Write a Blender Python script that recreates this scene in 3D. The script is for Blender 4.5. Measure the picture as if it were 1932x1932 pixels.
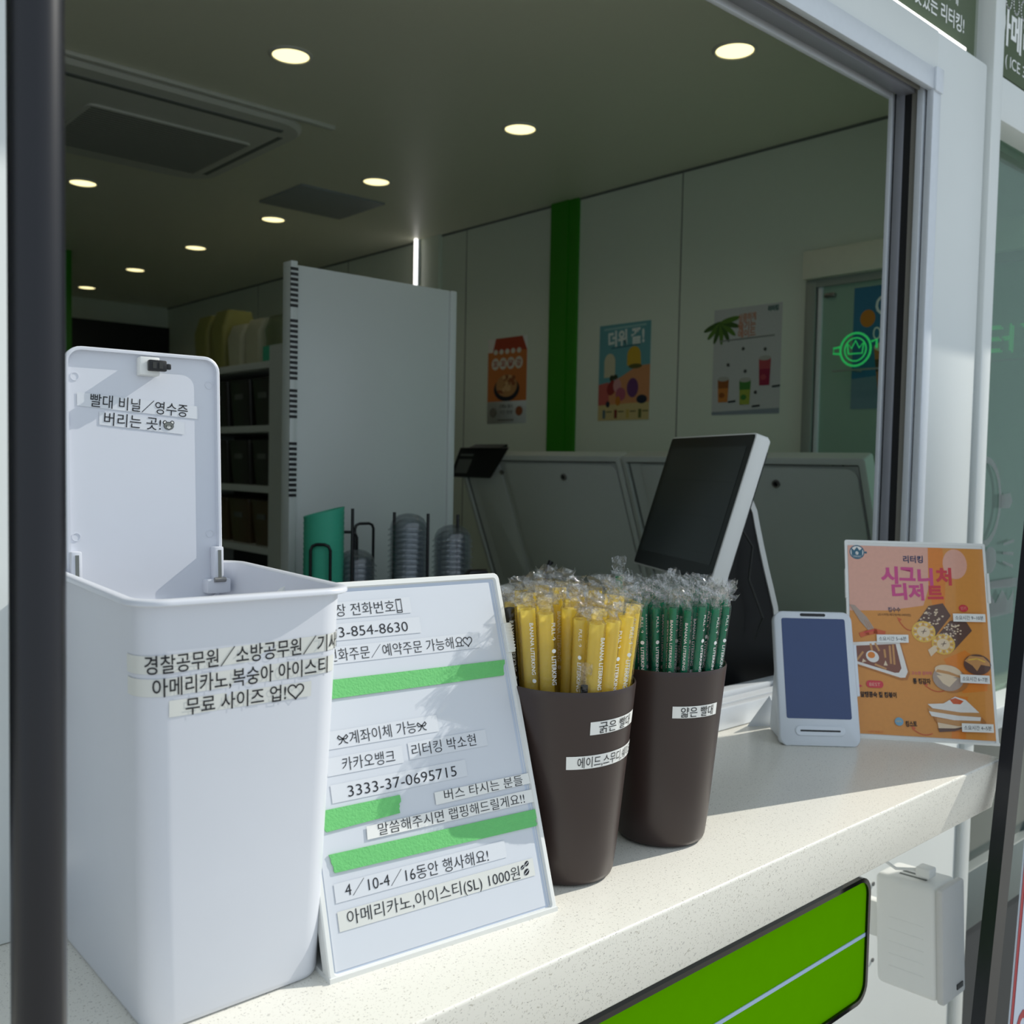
import bpy, bmesh, math, random
from mathutils import Vector, Matrix, noise
V = Vector
R = math.radians
for o in list(bpy.data.objects):
    bpy.data.objects.remove(o)
scene = bpy.context.scene
COL = scene.collection

# ------------------------------------------------------------------ camera
cd = bpy.data.cameras.new('camera')
cam = bpy.data.objects.new('camera', cd)
COL.objects.link(cam)
right = V((0.74665875, -0.66490801, 0.0199513))
down = V((-0.01710667, -0.04917535, -0.99864365))
fwd = V((0.66498727, 0.74530472, -0.04809156))
cam.matrix_world = Matrix(((right.x, -down.x, -fwd.x, 0), (right.y, -down.y, -fwd.y, 0),
                           (right.z, -down.z, -fwd.z, 1.45), (0, 0, 0, 1)))
cd.sensor_width = 36
cd.lens = 36 * 1831.9 / 1932
cd.clip_start = 0.05
cd.dof.use_dof = True
cd.dof.focus_distance = 0.98
cd.dof.aperture_fstop = 10.5
scene.camera = cam

# ------------------------------------------------------------------ light
SUN_AZ, SUN_EL = R(15.0), R(37)
world = bpy.data.worlds.new('sky')
scene.world = world
world.use_nodes = True
wn = world.node_tree.nodes
bg = wn['Background']
bg.inputs['Color'].default_value = (0.77, 0.885, 1.0, 1)
bg.inputs['Strength'].default_value = 0.80
sd = bpy.data.lights.new('sun', 'SUN')
sd.energy = 3.5
sd.angle = R(0.25)
sd.color = (1.0, 0.965, 0.88)
sun = bpy.data.objects.new('sun', sd)
COL.objects.link(sun)
sdir = V((math.cos(SUN_EL) * math.cos(SUN_AZ), -math.cos(SUN_EL) * math.sin(SUN_AZ), math.sin(SUN_EL)))
sun.rotation_euler = sdir.to_track_quat('Z', 'Y').to_euler()
sun.location = sdir * 8
scene.view_settings.view_transform = 'Standard'
scene.view_settings.look = 'None'
scene.view_settings.gamma = 1
scene.view_settings.exposure = 0.0
scene.view_settings.use_curve_mapping = False
scene.cycles.transparent_max_bounces = 40
scene.cycles.max_bounces = 10
scene.cycles.diffuse_bounces = 5
scene.cycles.sample_clamp_indirect = 6
scene.cycles.use_denoising = True

# ------------------------------------------------------------------ materials
def lin(c):
    return tuple(((x / 255) / 12.92 if x / 255 <= 0.04045 else ((x / 255 + 0.055) / 1.055) ** 2.4) for x in c)

def mat(name, rgb, rough=0.5, metal=0.0, spec=0.5, var=0.03, scale=40, bump=0.0, bscale=200, coat=0.0,
        emit=None, estr=0.0, speck=None):
    m = bpy.data.materials.new(name)
    m.use_nodes = True
    nt = m.node_tree
    b = nt.nodes['Principled BSDF']
    b.inputs['Roughness'].default_value = rough
    b.inputs['Metallic'].default_value = metal
    b.inputs['Specular IOR Level'].default_value = spec
    b.inputs['Coat Weight'].default_value = coat
    b.inputs['Coat Roughness'].default_value = 0.06
    c = lin(rgb)
    tc = nt.nodes.new('ShaderNodeTexCoord')
    n = nt.nodes.new('ShaderNodeTexNoise')
    n.inputs['Scale'].default_value = scale
    n.inputs['Detail'].default_value = 3
    nt.links.new(tc.outputs['Object'], n.inputs['Vector'])
    mx = nt.nodes.new('ShaderNodeMix')
    mx.data_type = 'RGBA'
    mx.inputs['A'].default_value = tuple(x * (1 - var) for x in c) + (1,)
    mx.inputs['B'].default_value = tuple(min(1, x * (1 + var)) for x in c) + (1,)
    nt.links.new(n.outputs['Fac'], mx.inputs['Factor'])
    out = mx.outputs['Result']
    if speck:
        for (sc, lo, hi, col) in speck:
            vn = nt.nodes.new('ShaderNodeTexNoise')
            vn.inputs['Scale'].default_value = sc
            vn.inputs['Detail'].default_value = 1
            nt.links.new(tc.outputs['Object'], vn.inputs['Vector'])
            rp = nt.nodes.new('ShaderNodeMapRange')
            rp.inputs['From Min'].default_value = lo
            rp.inputs['From Max'].default_value = hi
            nt.links.new(vn.outputs['Fac'], rp.inputs['Value'])
            m2 = nt.nodes.new('ShaderNodeMix')
            m2.data_type = 'RGBA'
            m2.inputs['B'].default_value = lin(col) + (1,)
            nt.links.new(rp.outputs['Result'], m2.inputs['Factor'])
            nt.links.new(out, m2.inputs['A'])
            out = m2.outputs['Result']
    nt.links.new(out, b.inputs['Base Color'])
    if bump:
        bn = nt.nodes.new('ShaderNodeTexNoise')
        bn.inputs['Scale'].default_value = bscale
        bn.inputs['Detail'].default_value = 2
        nt.links.new(tc.outputs['Object'], bn.inputs['Vector'])
        bp = nt.nodes.new('ShaderNodeBump')
        bp.inputs['Strength'].default_value = bump
        bp.inputs['Distance'].default_value = 0.002
        nt.links.new(bn.outputs['Fac'], bp.inputs['Height'])
        nt.links.new(bp.outputs['Normal'], b.inputs['Normal'])
    if emit:
        b.inputs['Emission Color'].default_value = lin(emit) + (1,)
        b.inputs['Emission Strength'].default_value = estr
    return m

def glassy(name, tint, refl=0.08, rough=0.02, haze=0.0, hazecol=(255, 255, 255), bump=0.0, bscale=300, fres=0.5):
    """thin see-through sheet: transparent + glossy (fresnel) + a little white haze"""
    m = bpy.data.materials.new(name)
    m.use_nodes = True
    nt = m.node_tree
    nt.nodes.clear()
    out = nt.nodes.new('ShaderNodeOutputMaterial')
    tr = nt.nodes.new('ShaderNodeBsdfTransparent')
    tr.inputs['Color'].default_value = lin(tint) + (1,)
    gl = nt.nodes.new('ShaderNodeBsdfGlossy')
    gl.inputs['Roughness'].default_value = rough
    df = nt.nodes.new('ShaderNodeBsdfDiffuse')
    df.inputs['Color'].default_value = lin(hazecol) + (1,)
    m1 = nt.nodes.new('ShaderNodeMixShader')
    m1.inputs[0].default_value = haze
    nt.links.new(tr.outputs[0], m1.inputs[1])
    nt.links.new(df.outputs[0], m1.inputs[2])
    lw = nt.nodes.new('ShaderNodeLayerWeight')
    lw.inputs['Blend'].default_value = 0.35
    ma = nt.nodes.new('ShaderNodeMath')
    ma.operation = 'MULTIPLY_ADD'
    ma.inputs[1].default_value = fres
    ma.inputs[2].default_value = refl
    nt.links.new(lw.outputs['Fresnel'], ma.inputs[0])
    m2 = nt.nodes.new('ShaderNodeMixShader')
    nt.links.new(ma.outputs[0], m2.inputs[0])
    nt.links.new(m1.outputs[0], m2.inputs[1])
    nt.links.new(gl.outputs[0], m2.inputs[2])
    nt.links.new(m2.outputs[0], out.inputs[0])
    if bump:
        tc = nt.nodes.new('ShaderNodeTexCoord')
        bn = nt.nodes.new('ShaderNodeTexNoise')
        bn.inputs['Scale'].default_value = bscale
        nt.links.new(tc.outputs['Object'], bn.inputs['Vector'])
        bp = nt.nodes.new('ShaderNodeBump')
        bp.inputs['Strength'].default_value = bump
        bp.inputs['Distance'].default_value = 0.003
        nt.links.new(bn.outputs['Fac'], bp.inputs['Height'])
        for s in (gl, df):
            nt.links.new(bp.outputs['Normal'], s.inputs['Normal'])
        nt.links.new(bp.outputs['Normal'], lw.inputs['Normal'])
    return m

def translucent(name, rgb, trans=0.45, rough=0.25, clear=0.2):
    """coloured plastic tube wall: glossy coat over diffuse + translucent + a little see-through"""
    m = mat(name, rgb, rough, var=0.04, scale=60)
    nt = m.node_tree
    b = nt.nodes['Principled BSDF']
    out = [n for n in nt.nodes if n.type == 'OUTPUT_MATERIAL'][0]
    tl = nt.nodes.new('ShaderNodeBsdfTranslucent')
    pale = tuple(min(1, 0.62 + 0.4 * x) if rgb[0] > 200 else x for x in lin(rgb))
    tl.inputs['Color'].default_value = lin(rgb) + (1,)
    mx = nt.nodes.new('ShaderNodeMixShader')
    mx.inputs[0].default_value = trans
    nt.links.new(b.outputs[0], mx.inputs[1])
    nt.links.new(tl.outputs[0], mx.inputs[2])
    tr = nt.nodes.new('ShaderNodeBsdfTransparent')
    tr.inputs['Color'].default_value = pale + (1,)
    m2 = nt.nodes.new('ShaderNodeMixShader')
    m2.inputs[0].default_value = clear
    nt.links.new(mx.outputs[0], m2.inputs[1])
    nt.links.new(tr.outputs[0], m2.inputs[2])
    nt.links.new(m2.outputs[0], out.inputs[0])
    return m

M = {}
M['wall'] = mat('wall_paint', (220, 228, 214), 0.55, var=0.015)
M['ceil'] = mat('ceiling_panel', (226, 226, 204), 0.45, var=0.015)
M['floor'] = mat('floor_vinyl', (190, 190, 182), 0.5)
M['facade'] = mat('facade_white_paint', (222, 226, 224), 0.45, var=0.02, scale=8, bump=0.05, bscale=60)
M['alum'] = mat('window_aluminium_white', (215, 220, 226), 0.35, 0.15, var=0.04, scale=90)
M['alumgrey'] = mat('window_track_grey', (150, 152, 160), 0.4, 0.3)
M['taupe'] = mat('window_gasket_taupe', (128, 126, 118), 0.6)
M['rubber'] = mat('rubber_black', (14, 15, 18), 0.6)
M['quartz'] = mat('quartz_worktop', (233, 230, 220), 0.3, var=0.02, scale=15,
                  speck=[(420, 0.66, 0.71, (192, 187, 175)), (260, 0.69, 0.73, (200, 197, 190)), (640, 0.68, 0.73, (150, 146, 138))])
M['plast'] = mat('white_plastic', (214, 217, 225), 0.4, var=0.012)
M['plastg'] = mat('white_plastic_warm', (232, 233, 230), 0.45, var=0.012)
M['frost'] = mat('clear_cover_sheet', (196, 206, 222), 0.3, coat=0.4, var=0.02)
M['paper'] = mat('paper_white', (211, 215, 222), 0.35, coat=0.55, var=0.01)
M['strip'] = mat('label_tape_clear', (217, 220, 225), 0.3, coat=0.5, var=0.01)
M['stripw'] = mat('label_tape_white', (236, 236, 232), 0.4, var=0.01)
M['stripc'] = mat('label_tape_cream', (218, 219, 214), 0.4, var=0.02)
M['ink'] = mat('ink_black', (16, 18, 26), 0.5)
M['inkb'] = mat('ink_navy', (34, 52, 92), 0.5)
M['tape'] = mat('masking_tape_green', (108, 194, 114), 0.7, var=0.06, scale=180, bump=0.3, bscale=500)
M['brown'] = mat('brown_plastic', (54, 41, 38), 0.36, var=0.03)
M['black'] = mat('black_plastic', (16, 17, 19), 0.4)
M['blackg'] = mat('black_gloss', (8, 9, 10), 0.08)
M['bezel'] = mat('screen_bezel_black', (16, 19, 22), 0.22)
M['blackpole'] = mat('black_powder_coat', (17, 18, 26), 0.33)
M['screen'] = mat('screen_glass_dark', (46, 52, 54), 0.2, spec=0.6)
M['screenb'] = mat('screen_glass_blue', (44, 66, 112), 0.16, spec=0.6)
M['termw'] = mat('terminal_white', (214, 220, 227), 0.4, var=0.01)
M['metal'] = mat('steel', (150, 148, 145), 0.3, 0.9)
M['yellow'] = translucent('yellow_straw_plastic', (255, 240, 134), 0.66, 0.18, 0.35)
M['green'] = translucent('green_straw_plastic', (0, 168, 122), 0.48, 0.22, 0.2)
M['blackst'] = mat('black_straw_plastic', (14, 14, 15), 0.2)
M['film'] = glassy('clear_film', (255, 255, 255), 0.02, 0.10, 0.012, bump=0.9, bscale=260, fres=0.35)
M['filmc'] = glassy('clear_film_crumpled', (255, 255, 255), 0.05, 0.05, 0.012, bump=1.0, bscale=380, fres=0.38)
M['white'] = mat('white_ink', (236, 238, 236), 0.5)
M['glass'] = glassy('shop_glass', (208, 228, 216), 0.02, 0.0, 0.012, (200, 220, 210), fres=0.42)
M['lidclr'] = glassy('clear_lid_plastic', (246, 249, 252), 0.06, 0.08, 0.035, (220, 226, 236), fres=0.55)
M['bagclr'] = glassy('clear_jar_plastic', (220, 228, 220), 0.06, 0.1, 0.25, (170, 175, 140), fres=0.4)
M['olive'] = mat('olive_sign_panel', (80, 94, 68), 0.5, spec=0.25, var=0.05, scale=6)
M['olive2'] = mat('olive_grey_panel', (150, 158, 146), 0.5, var=0.04, scale=6)
M['lime'] = mat('lime_sign_face', (98, 170, 0), 0.45, spec=0.0, var=0.03)
M['paleblue'] = mat('sign_stripe_pale_blue', (176, 200, 232), 0.4)
M['stripe'] = mat('green_stripe_paint', (44, 136, 14), 0.45)
M['teal'] = mat('teal_card', (70, 186, 152), 0.5)
M['frz'] = mat('freezer_white', (198, 204, 198), 0.35, var=0.015)
M['board'] = mat('partition_white', (214, 220, 216), 0.3, var=0.01)
M['dark'] = mat('dark_grey', (44, 46, 44), 0.6)
M['mid'] = mat('mid_grey', (110, 114, 110), 0.6)
M['pave'] = mat('pavement', (188, 184, 174), 0.8, var=0.1, scale=12)
M['hatch'] = mat('hatch_grey', (150, 156, 158), 0.5)
M['ac'] = mat('ac_white', (205, 206, 196), 0.4)
M['acline'] = mat('ac_louvre_grey', (92, 94, 90), 0.5)
M['bulb'] = mat('lamp_diffuser', (255, 248, 200), 0.5, emit=(255, 240, 178), estr=1.7)
M['led'] = mat('led_diffuser', (255, 255, 255), 0.5, emit=(255, 250, 246), estr=2.2)  # tube light, and the glow put on the sunlit edge below the sign
M['neon'] = mat('neon_green', (60, 220, 120), 0.4, emit=(52, 216, 112), estr=0.26)
M['doorgl'] = mat('door_frosted_glass', (150, 178, 160), 0.12, var=0.02)
M['doorfr'] = mat('door_frame_grey', (150, 156, 150), 0.4, 0.2)
M['cream'] = mat('cream_header', (226, 226, 208), 0.5)
M['ground2'] = mat('dark_deck', (40, 45, 50), 0.6, var=0.06)
M['sillgrey'] = mat('lower_sill_grey_green', (108, 118, 116), 0.5)
M['tealgl'] = mat('lower_glass_dark', (56, 72, 68), 0.12)

# ------------------------------------------------------------------ mesh helpers
def frame(o, x, y):
    x = V(x).normalized()
    y = V(y)
    y = (y - x * y.dot(x)).normalized()
    z = x.cross(y)
    return Matrix(((x.x, y.x, z.x, o[0]), (x.y, y.y, z.y, o[1]), (x.z, y.z, z.z, o[2]), (0, 0, 0, 1)))

def T(x, y, z):
    return Matrix.Translation((x, y, z))

TXT = {}
def text_geo(s, bold=0.0):
    k = (s, bold)
    if k not in TXT:
        c = bpy.data.curves.new('t', 'FONT')
        c.body = s
        c.resolution_u = 3
        c.offset = bold
        o = bpy.data.objects.new('t', c)
        COL.objects.link(o)
        dg = bpy.context.evaluated_depsgraph_get()
        me = bpy.data.meshes.new_from_object(o.evaluated_get(dg))
        vs = [v.co.copy() for v in me.vertices]
        fs = [list(p.vertices) for p in me.polygons]
        bpy.data.objects.remove(o)
        bpy.data.curves.remove(c)
        bpy.data.meshes.remove(me)
        x0 = min(v.x for v in vs)
        x1 = max(v.x for v in vs)
        for v in vs:
            v.x -= x0
        TXT[k] = (vs, fs, x1 - x0)
    return TXT[k]

class MB:
    def __init__(self):
        self.bm = bmesh.new()
        self.mats = []
    def _mi(self, m):
        m = M[m] if isinstance(m, str) else m
        if m not in self.mats:
            self.mats.append(m)
        return self.mats.index(m)
    def _add(self, tb, m, X=None, smooth=True):
        i = self._mi(m)
        for f in tb.faces:
            f.material_index = i
            f.smooth = smooth
        if X is not None:
            tb.transform(X)
        me = bpy.data.meshes.new('tmp')
        tb.to_mesh(me)
        tb.free()
        self.bm.from_mesh(me)
        bpy.data.meshes.remove(me)
        return self
    def box(self, lo, hi, m, X=None, bev=0.0, seg=2):
        tb = bmesh.new()
        bmesh.ops.create_cube(tb, size=1)
        s = [hi[i] - lo[i] for i in range(3)]
        c = [(hi[i] + lo[i]) / 2 for i in range(3)]
        tb.transform(Matrix.Translation(c) @ Matrix.Diagonal((s[0], s[1], s[2], 1)))
        if bev:
            bmesh.ops.bevel(tb, geom=list(tb.edges), offset=bev, segments=seg, affect='EDGES', profile=0.5)
        return self._add(tb, m, X)
    def poly(self, pts, m, X=None):
        tb = bmesh.new()
        tb.faces.new([tb.verts.new(p if len(p) == 3 else (p[0], p[1], 0)) for p in pts])
        return self._add(tb, m, X, False)
    def prism(self, pts, z0, z1, m, X=None, bev=0.0):
        tb = bmesh.new()
        a = [tb.verts.new((p[0], p[1], z0)) for p in pts]
        b = [tb.verts.new((p[0], p[1], z1)) for p in pts]
        n = len(pts)
        tb.faces.new(a[::-1])
        tb.faces.new(b)
        for i in range(n):
            tb.faces.new((a[i], a[(i + 1) % n], b[(i + 1) % n], b[i]))
        bmesh.ops.recalc_face_normals(tb, faces=tb.faces)
        if bev:
            bmesh.ops.bevel(tb, geom=[e for e in tb.edges if abs(e.verts[0].co.z - e.verts[1].co.z) < 1e-6],
                            offset=bev, segments=2, affect='EDGES', profile=0.5)
        return self._add(tb, m, X)
    def loft(self, rings, m, X=None, cap0=False, cap1=False, closed=False):
        tb = bmesh.new()
        rr = [[tb.verts.new(p) for p in r] for r in rings]
        n = len(rr[0])
        for k in range(len(rr) - 1 + (1 if closed else 0)):
            a, b = rr[k], rr[(k + 1) % len(rr)]
            for i in range(n):
                tb.faces.new((a[i], a[(i + 1) % n], b[(i + 1) % n], b[i]))
        if cap0:
            tb.faces.new(rr[0][::-1])
        if cap1:
            tb.faces.new(rr[-1])
        return self._add(tb, m, X)
    def lathe(self, prof, m, X=None, seg=48, cap0=False, cap1=False):
        rings = [[(r * math.cos(2 * math.pi * i / seg), r * math.sin(2 * math.pi * i / seg), z) for i in range(seg)] for r, z in prof]
        return self.loft(rings, m, X, cap0, cap1)
    def tube(self, path, r, m, X=None, seg=10, cap=True):
        pts = [V(p) for p in path]
        rings = []
        up = V((0, 0, 1))
        for i, p in enumerate(pts):
            d = (pts[min(i + 1, len(pts) - 1)] - pts[max(i - 1, 0)]).normalized()
            if abs(d.dot(up)) > 0.95:
                a = d.cross(V((1, 0, 0))).normalized()
            else:
                a = d.cross(up).normalized()
            if rings and a.dot(pa) < 0:
                a = -a
            pa = a
            b = d.cross(a)
            rings.append([p + (a * math.cos(2 * math.pi * k / seg) + b * math.sin(2 * math.pi * k / seg)) * r for k in range(seg)])
        return self.loft(rings, m, X, cap, cap)
    def sphere(self, c, r, m, X=None, sc=(1, 1, 1), u=20, v=12):
        tb = bmesh.new()
        bmesh.ops.create_uvsphere(tb, u_segments=u, v_segments=v, radius=r)
        tb.transform(Matrix.Translation(c) @ Matrix.Diagonal((sc[0], sc[1], sc[2], 1)))
        return self._add(tb, m, X)
    # flat artwork in local XY at height z
    def ell(self, cx, cy, rx, ry, m, z=0, X=None, rot=0, n=24, a0=0, a1=360):
        pts = []
        for i in range(n + (0 if a1 - a0 == 360 else 1)):
            a = R(a0 + (a1 - a0) * i / n)
            x, y = rx * math.cos(a), ry * math.sin(a)
            c, s = math.cos(R(rot)), math.sin(R(rot))
            pts.append((cx + x * c - y * s, cy + x * s + y * c, z))
        return self.poly(pts, m, X)
    def pg(self, pts, m, z=0, X=None):
        return self.poly([(p[0], p[1], z) for p in pts], m, X)
    def line(self, pts, w, m, z=0, X=None):
        for (x0, y0), (x1, y1) in zip(pts[:-1], pts[1:]):
            d = V((x1 - x0, y1 - y0))
            if d.length < 1e-7:
                continue
            e = d.normalized() * w * 0.35
            n = V((-d.y, d.x)).normalized() * w / 2
            self.poly([(x0 - e.x - n.x, y0 - e.y - n.y, z), (x1 + e.x - n.x, y1 + e.y - n.y, z),
                       (x1 + e.x + n.x, y1 + e.y + n.y, z), (x0 - e.x + n.x, y0 - e.y + n.y, z)], m, X)
        return self
    def text(self, s, p0, p1, em, m, z=0, X=None, bold=0.0, fn=None):
        vs, fs, w = text_geo(s, bold)
        d = V((p1[0] - p0[0], p1[1] - p0[1]))
        L = d.length
        d.normalize()
        n = V((-d.y, d.x))
        sx = L / w
        tb = bmesh.new()
        vv = []
        for v in vs:
            x, y = v.x * sx, (v.y - 0.375) * em
            q = V((p0[0], p0[1])) + d * x + n * y
            vv.append(tb.verts.new(fn(q.x, q.y) if fn else (q.x, q.y, z)))
        for f in fs:
            try:
                tb.faces.new([vv[i] for i in f])
            except ValueError:
                pass
        return self._add(tb, m, X, False)
    def heart(self, cx, cy, s, w, m, z=0, X=None, fn=None):
        pts = []
        for i in range(29):
            t = 2 * math.pi * i / 28
            pts.append((cx + s * math.sin(t) ** 3, cy + s * (13 * math.cos(t) - 5 * math.cos(2 * t) - 2 * math.cos(3 * t) - math.cos(4 * t)) / 16))
        if fn:
            for a, b in zip(pts[:-1], pts[1:]):
                d = V((b[0] - a[0], b[1] - a[1]))
                n = V((-d.y, d.x)).normalized() * w / 2
                self.poly([fn(a[0] - n.x, a[1] - n.y), fn(b[0] - n.x, b[1] - n.y), fn(b[0] + n.x, b[1] + n.y), fn(a[0] + n.x, a[1] + n.y)], m)
            return self
        return self.line(pts, w, m, z, X)
    def mesh(self, name, sharp=35, smooth=True):
        me = bpy.data.meshes.new(name)
        self.bm.to_mesh(me)
        self.bm.free()
        for m in self.mats:
            me.materials.append(m)
        if smooth:
            me.set_sharp_from_angle(angle=R(sharp))
        return me
    def build(self, name, parent=None, X=None, **kw):
        o = bpy.data.objects.new(name, self.mesh(name, **kw))
        COL.objects.link(o)
        if parent is not None:
            o.parent = parent
        if X is not None:
            o.matrix_basis = X
        return o

def clamp_floor(mb, tilt):
    """cut the rear bottom edge of a leaning panel flush with the surface it stands on"""
    for v in mb.bm.verts:
        if v.co.y < 0.03 and v.co.z < 0:
            v.co.y = max(v.co.y, -v.co.z * math.tan(tilt) + 0.0002)
    return mb

def tag(o, label=None, cat=None, group=None, kind=None):
    if label:
        o['label'] = label
    if cat:
        o['category'] = cat
    if group:
        o['group'] = group
    if kind:
        o['kind'] = kind
    return o

def thing(name, X, label, cat, group=None):
    o = bpy.data.objects.new(name, None)
    o.empty_display_size = 0.05
    COL.objects.link(o)
    o.matrix_basis = X
    return tag(o, label, cat, group)

def struct(o):
    o['kind'] = 'structure'
    return o

def copy_thing(o, X, label=None, group=None):
    r = o.copy()
    COL.objects.link(r)
    r.matrix_basis = X
    for ch in list(o.children):
        c = ch.copy()
        COL.objects.link(c)
        c.parent = r
        for g in ch.children:
            d = g.copy()
            COL.objects.link(d)
            d.parent = c
    return tag(r, label, None, group)

def rrect(hx, hy, r, z=0, n=6, cx=0, cy=0):
    pts = []
    for (sx, sy, a) in ((1, 1, 0), (-1, 1, 90), (-1, -1, 180), (1, -1, 270)):
        for i in range(n + 1):
            t = R(a + 90 * i / n)
            pts.append((cx + sx * (hx - r) + r * math.cos(t), cy + sy * (hy - r) + r * math.sin(t), z))
    return pts

# ================================================================== SETTING
YF = 0.85            # outer face of the shop front
YI = 0.930           # inner face
XR = 2.75            # right wall
# ground and floor
struct(MB().box((-3, -3.5, -0.1), (6, YF, 0), 'pave').build('floor_outside'))
struct(MB().box((-1.3, YF, -0.1), (XR + 0.1, 6.9, 0), 'floor').build('floor'))
struct(MB().box((-1.3, YI - 0.1, 2.5), (XR + 0.1, 6.9, 2.6), 'ceil').build('ceiling'))
# front wall: base below the counter, pillar, header, left part
b = MB()
b.box((-1.3, YF, 0), (2.0, YI, 1.0), 'facade', bev=0.002)
b.box((1.785, YF, 0.995), (2.0, YI, 2.262), 'facade', bev=0.006)
b.box((-1.3, YF, 2.178), (1.787, YI, 2.262), 'facade', bev=0.003)
b.box((-1.3, YF, 0.995), (-1.0, YI, 2.18), 'facade', bev=0.003)
b.box((0.10, YF, 1.05), (0.235, YI, 2.18), 'facade', bev=0.003)
b.box((-1.3, 0.903, 2.264), (XR + 0.1, YI + 0.002, 3.1), 'olive2')
struct(b.build('wall_front'))
b = MB()                                                     # slim white post right of the pillar + recess
b.box((2.0, YF + 0.03, 0), (2.02, YI, 3.1), 'olive2')
b.box((2.012, YF - 0.006, 0), (2.058, YI, 3.1), 'facade', bev=0.003)
struct(b.build('trim_1'))
b = MB()
b.box((XR, 0.8, 0), (XR + 0.1, 6.9, 2.5), 'wall')
struct(b.build('wall_right'))
struct(MB().box((-1.3, 6.75, 0), (XR, 6.85, 2.5), 'wall').build('wall_back'))
struct(MB().box((-1.4, YF, 0), (-1.3, 6.85, 2.6), 'wall').build('wall_left'))
# awning ledge above the sign (throws the shade on the upper shop front)
struct(MB().box((-2, 0.445, 2.86), (4.0, 0.93, 2.94), 'facade', bev=0.004).build('trim_2'))
# unseen column added beyond the right edge, slanted so its shade crosses the worktop
ye = lambda z: 0.053 + 0.058 * (z - 2.532)
struct(MB().loft([[(3.2, ye(z), z), (3.26, ye(z) + 0.006, z), (3.26, ye(z) + 0.245, z), (3.2, ye(z) + 0.245, z)] for z in (0.0, 3.2)], 'facade', None, True, True).build('trim_8'))
# wall seams
b = MB()
for y in (1.24, 2.21, 3.42, 4.4, 5.4):
    b.box((XR - 0.0012, y - 0.002, 1.0), (XR, y + 0.002, 2.5), 'mid')
b.box((XR - 0.004, YI, 2.492), (XR, 6.75, 2.5), 'mid')
struct(b.build('trim_3'))
# green stripe on the right wall and the green column far left
b = MB()
b.box((XR - 0.012, 2.715, 0.9), (XR, 2.765, 2.5), 'stripe')
b.box((XR - 0.018, 2.765, 0.9), (XR, 2.862, 2.5), 'stripe')
struct(b.build('trim_4'))
struct(MB().box((1.42, 5.25, 0), (1.64, 5.45, 2.5), 'stripe', bev=0.003).build('trim_5'))
# pilaster with lit tube
b = MB().box((XR - 0.02, 3.60, 0), (XR, 3.80, 2.5), 'wall', bev=0.002)
struct(b.build('trim_6'))
# window frame (open sliding window), structure with parts
b = MB()
b.box((1.757, 0.842, 1.05), (1.787, 0.855, 2.182), 'alum', bev=0.0015)
wf = struct(b.build('window_1'))
b = MB()
b.box((-0.7, 0.842, 2.148), (1.778, 0.855, 2.186), 'alum', bev=0.0015)
b.box((1.757, 0.838, 2.145), (1.7865, 0.8425, 2.188), 'alum', bev=0.001)
b.build('top_casing', wf)
b = MB()                                                     # right jamb, front to back
b.box((1.764, 0.855, 1.05), (1.787, 0.862, 2.16), 'rubber')
b.box((1.753, 0.859, 1.05), (1.787, 0.871, 2.16), 'alum', bev=0.001)
b.box((1.760, 0.871, 1.05), (1.787, 0.884, 2.16), 'taupe')
b.box((1.757, 0.884, 1.05), (1.787, 0.896, 2.16), 'rubber')
b.box((1.754, 0.896, 1.05), (1.787, 0.912, 2.16), 'alumgrey', bev=0.001)
b.box((1.762, 0.912, 1.05), (1.787, 0.918, 2.16), 'rubber')
b.box((1.752, 0.918, 1.05), (1.787, 0.926, 2.16), 'alum', bev=0.001)
b.build('right_jamb', wf)
b = MB()                                                     # top track
b.box((-0.7, 0.855, 2.158), (1.76, 0.878, 2.18), 'alumgrey')
b.box((-0.7, 0.866, 2.152), (1.76, 0.870, 2.165), 'taupe')
b.box((-0.7, 0.878, 2.150), (1.76, 0.905, 2.18), 'alumgrey', bev=0.001)
b.box((-0.7, 0.905, 2.166), (1.76, 0.919, 2.18), 'rubber')
b.box((-0.7, 0.919, 2.150), (1.76, 0.928, 2.18), 'alum', bev=0.001)
b.build('top_track', wf)
b = MB()                                                     # sill track standing on the worktop
b.box((-0.7, 0.886, 1.0495), (1.7605, 0.952, 1.056), 'alumgrey')
b.box((-0.7, 0.877, 1.0505), (1.76, 0.893, 1.085), 'alum', bev=0.0025)
b.box((-0.7, 0.900, 1.055), (1.76, 0.922, 1.084), 'alum', bev=0.0015)
b.box((-0.7, 0.930, 1.0505), (1.7595, 0.955, 1.090), 'alum', bev=0.002)
b.build('sill_track', wf)
# shopfront glass right of the pillar
b = MB()
b.box((2.058, YF + 0.0, 2.172), (XR, YI, 2.258), 'facade', bev=0.002)
b.box((2.058, YF - 0.02, 0.925), (XR + 0.4, YI, 0.955), 'facade', bev=0.003)
b.box((2.058, YF - 0.005, 0.90), (XR + 0.4, YI, 0.92), 'facade')
b.box((2.07, YF + 0.01, 0.47), (XR + 0.4, YI, 0.60), 'sillgrey', bev=0.004)
b.box((2.07, YF + 0.035, 0.60), (XR + 0.4, YI, 0.90), 'tealgl')
b.box((2.07, YF + 0.02, 0.0), (XR + 0.4, YI, 0.47), 'ground2')
w2 = struct(b.build('window_2'))
b = MB().box((2.058, 0.90, 0.955), (XR, 0.906, 2.172), 'glass')
b.build('pane', w2)
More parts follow.
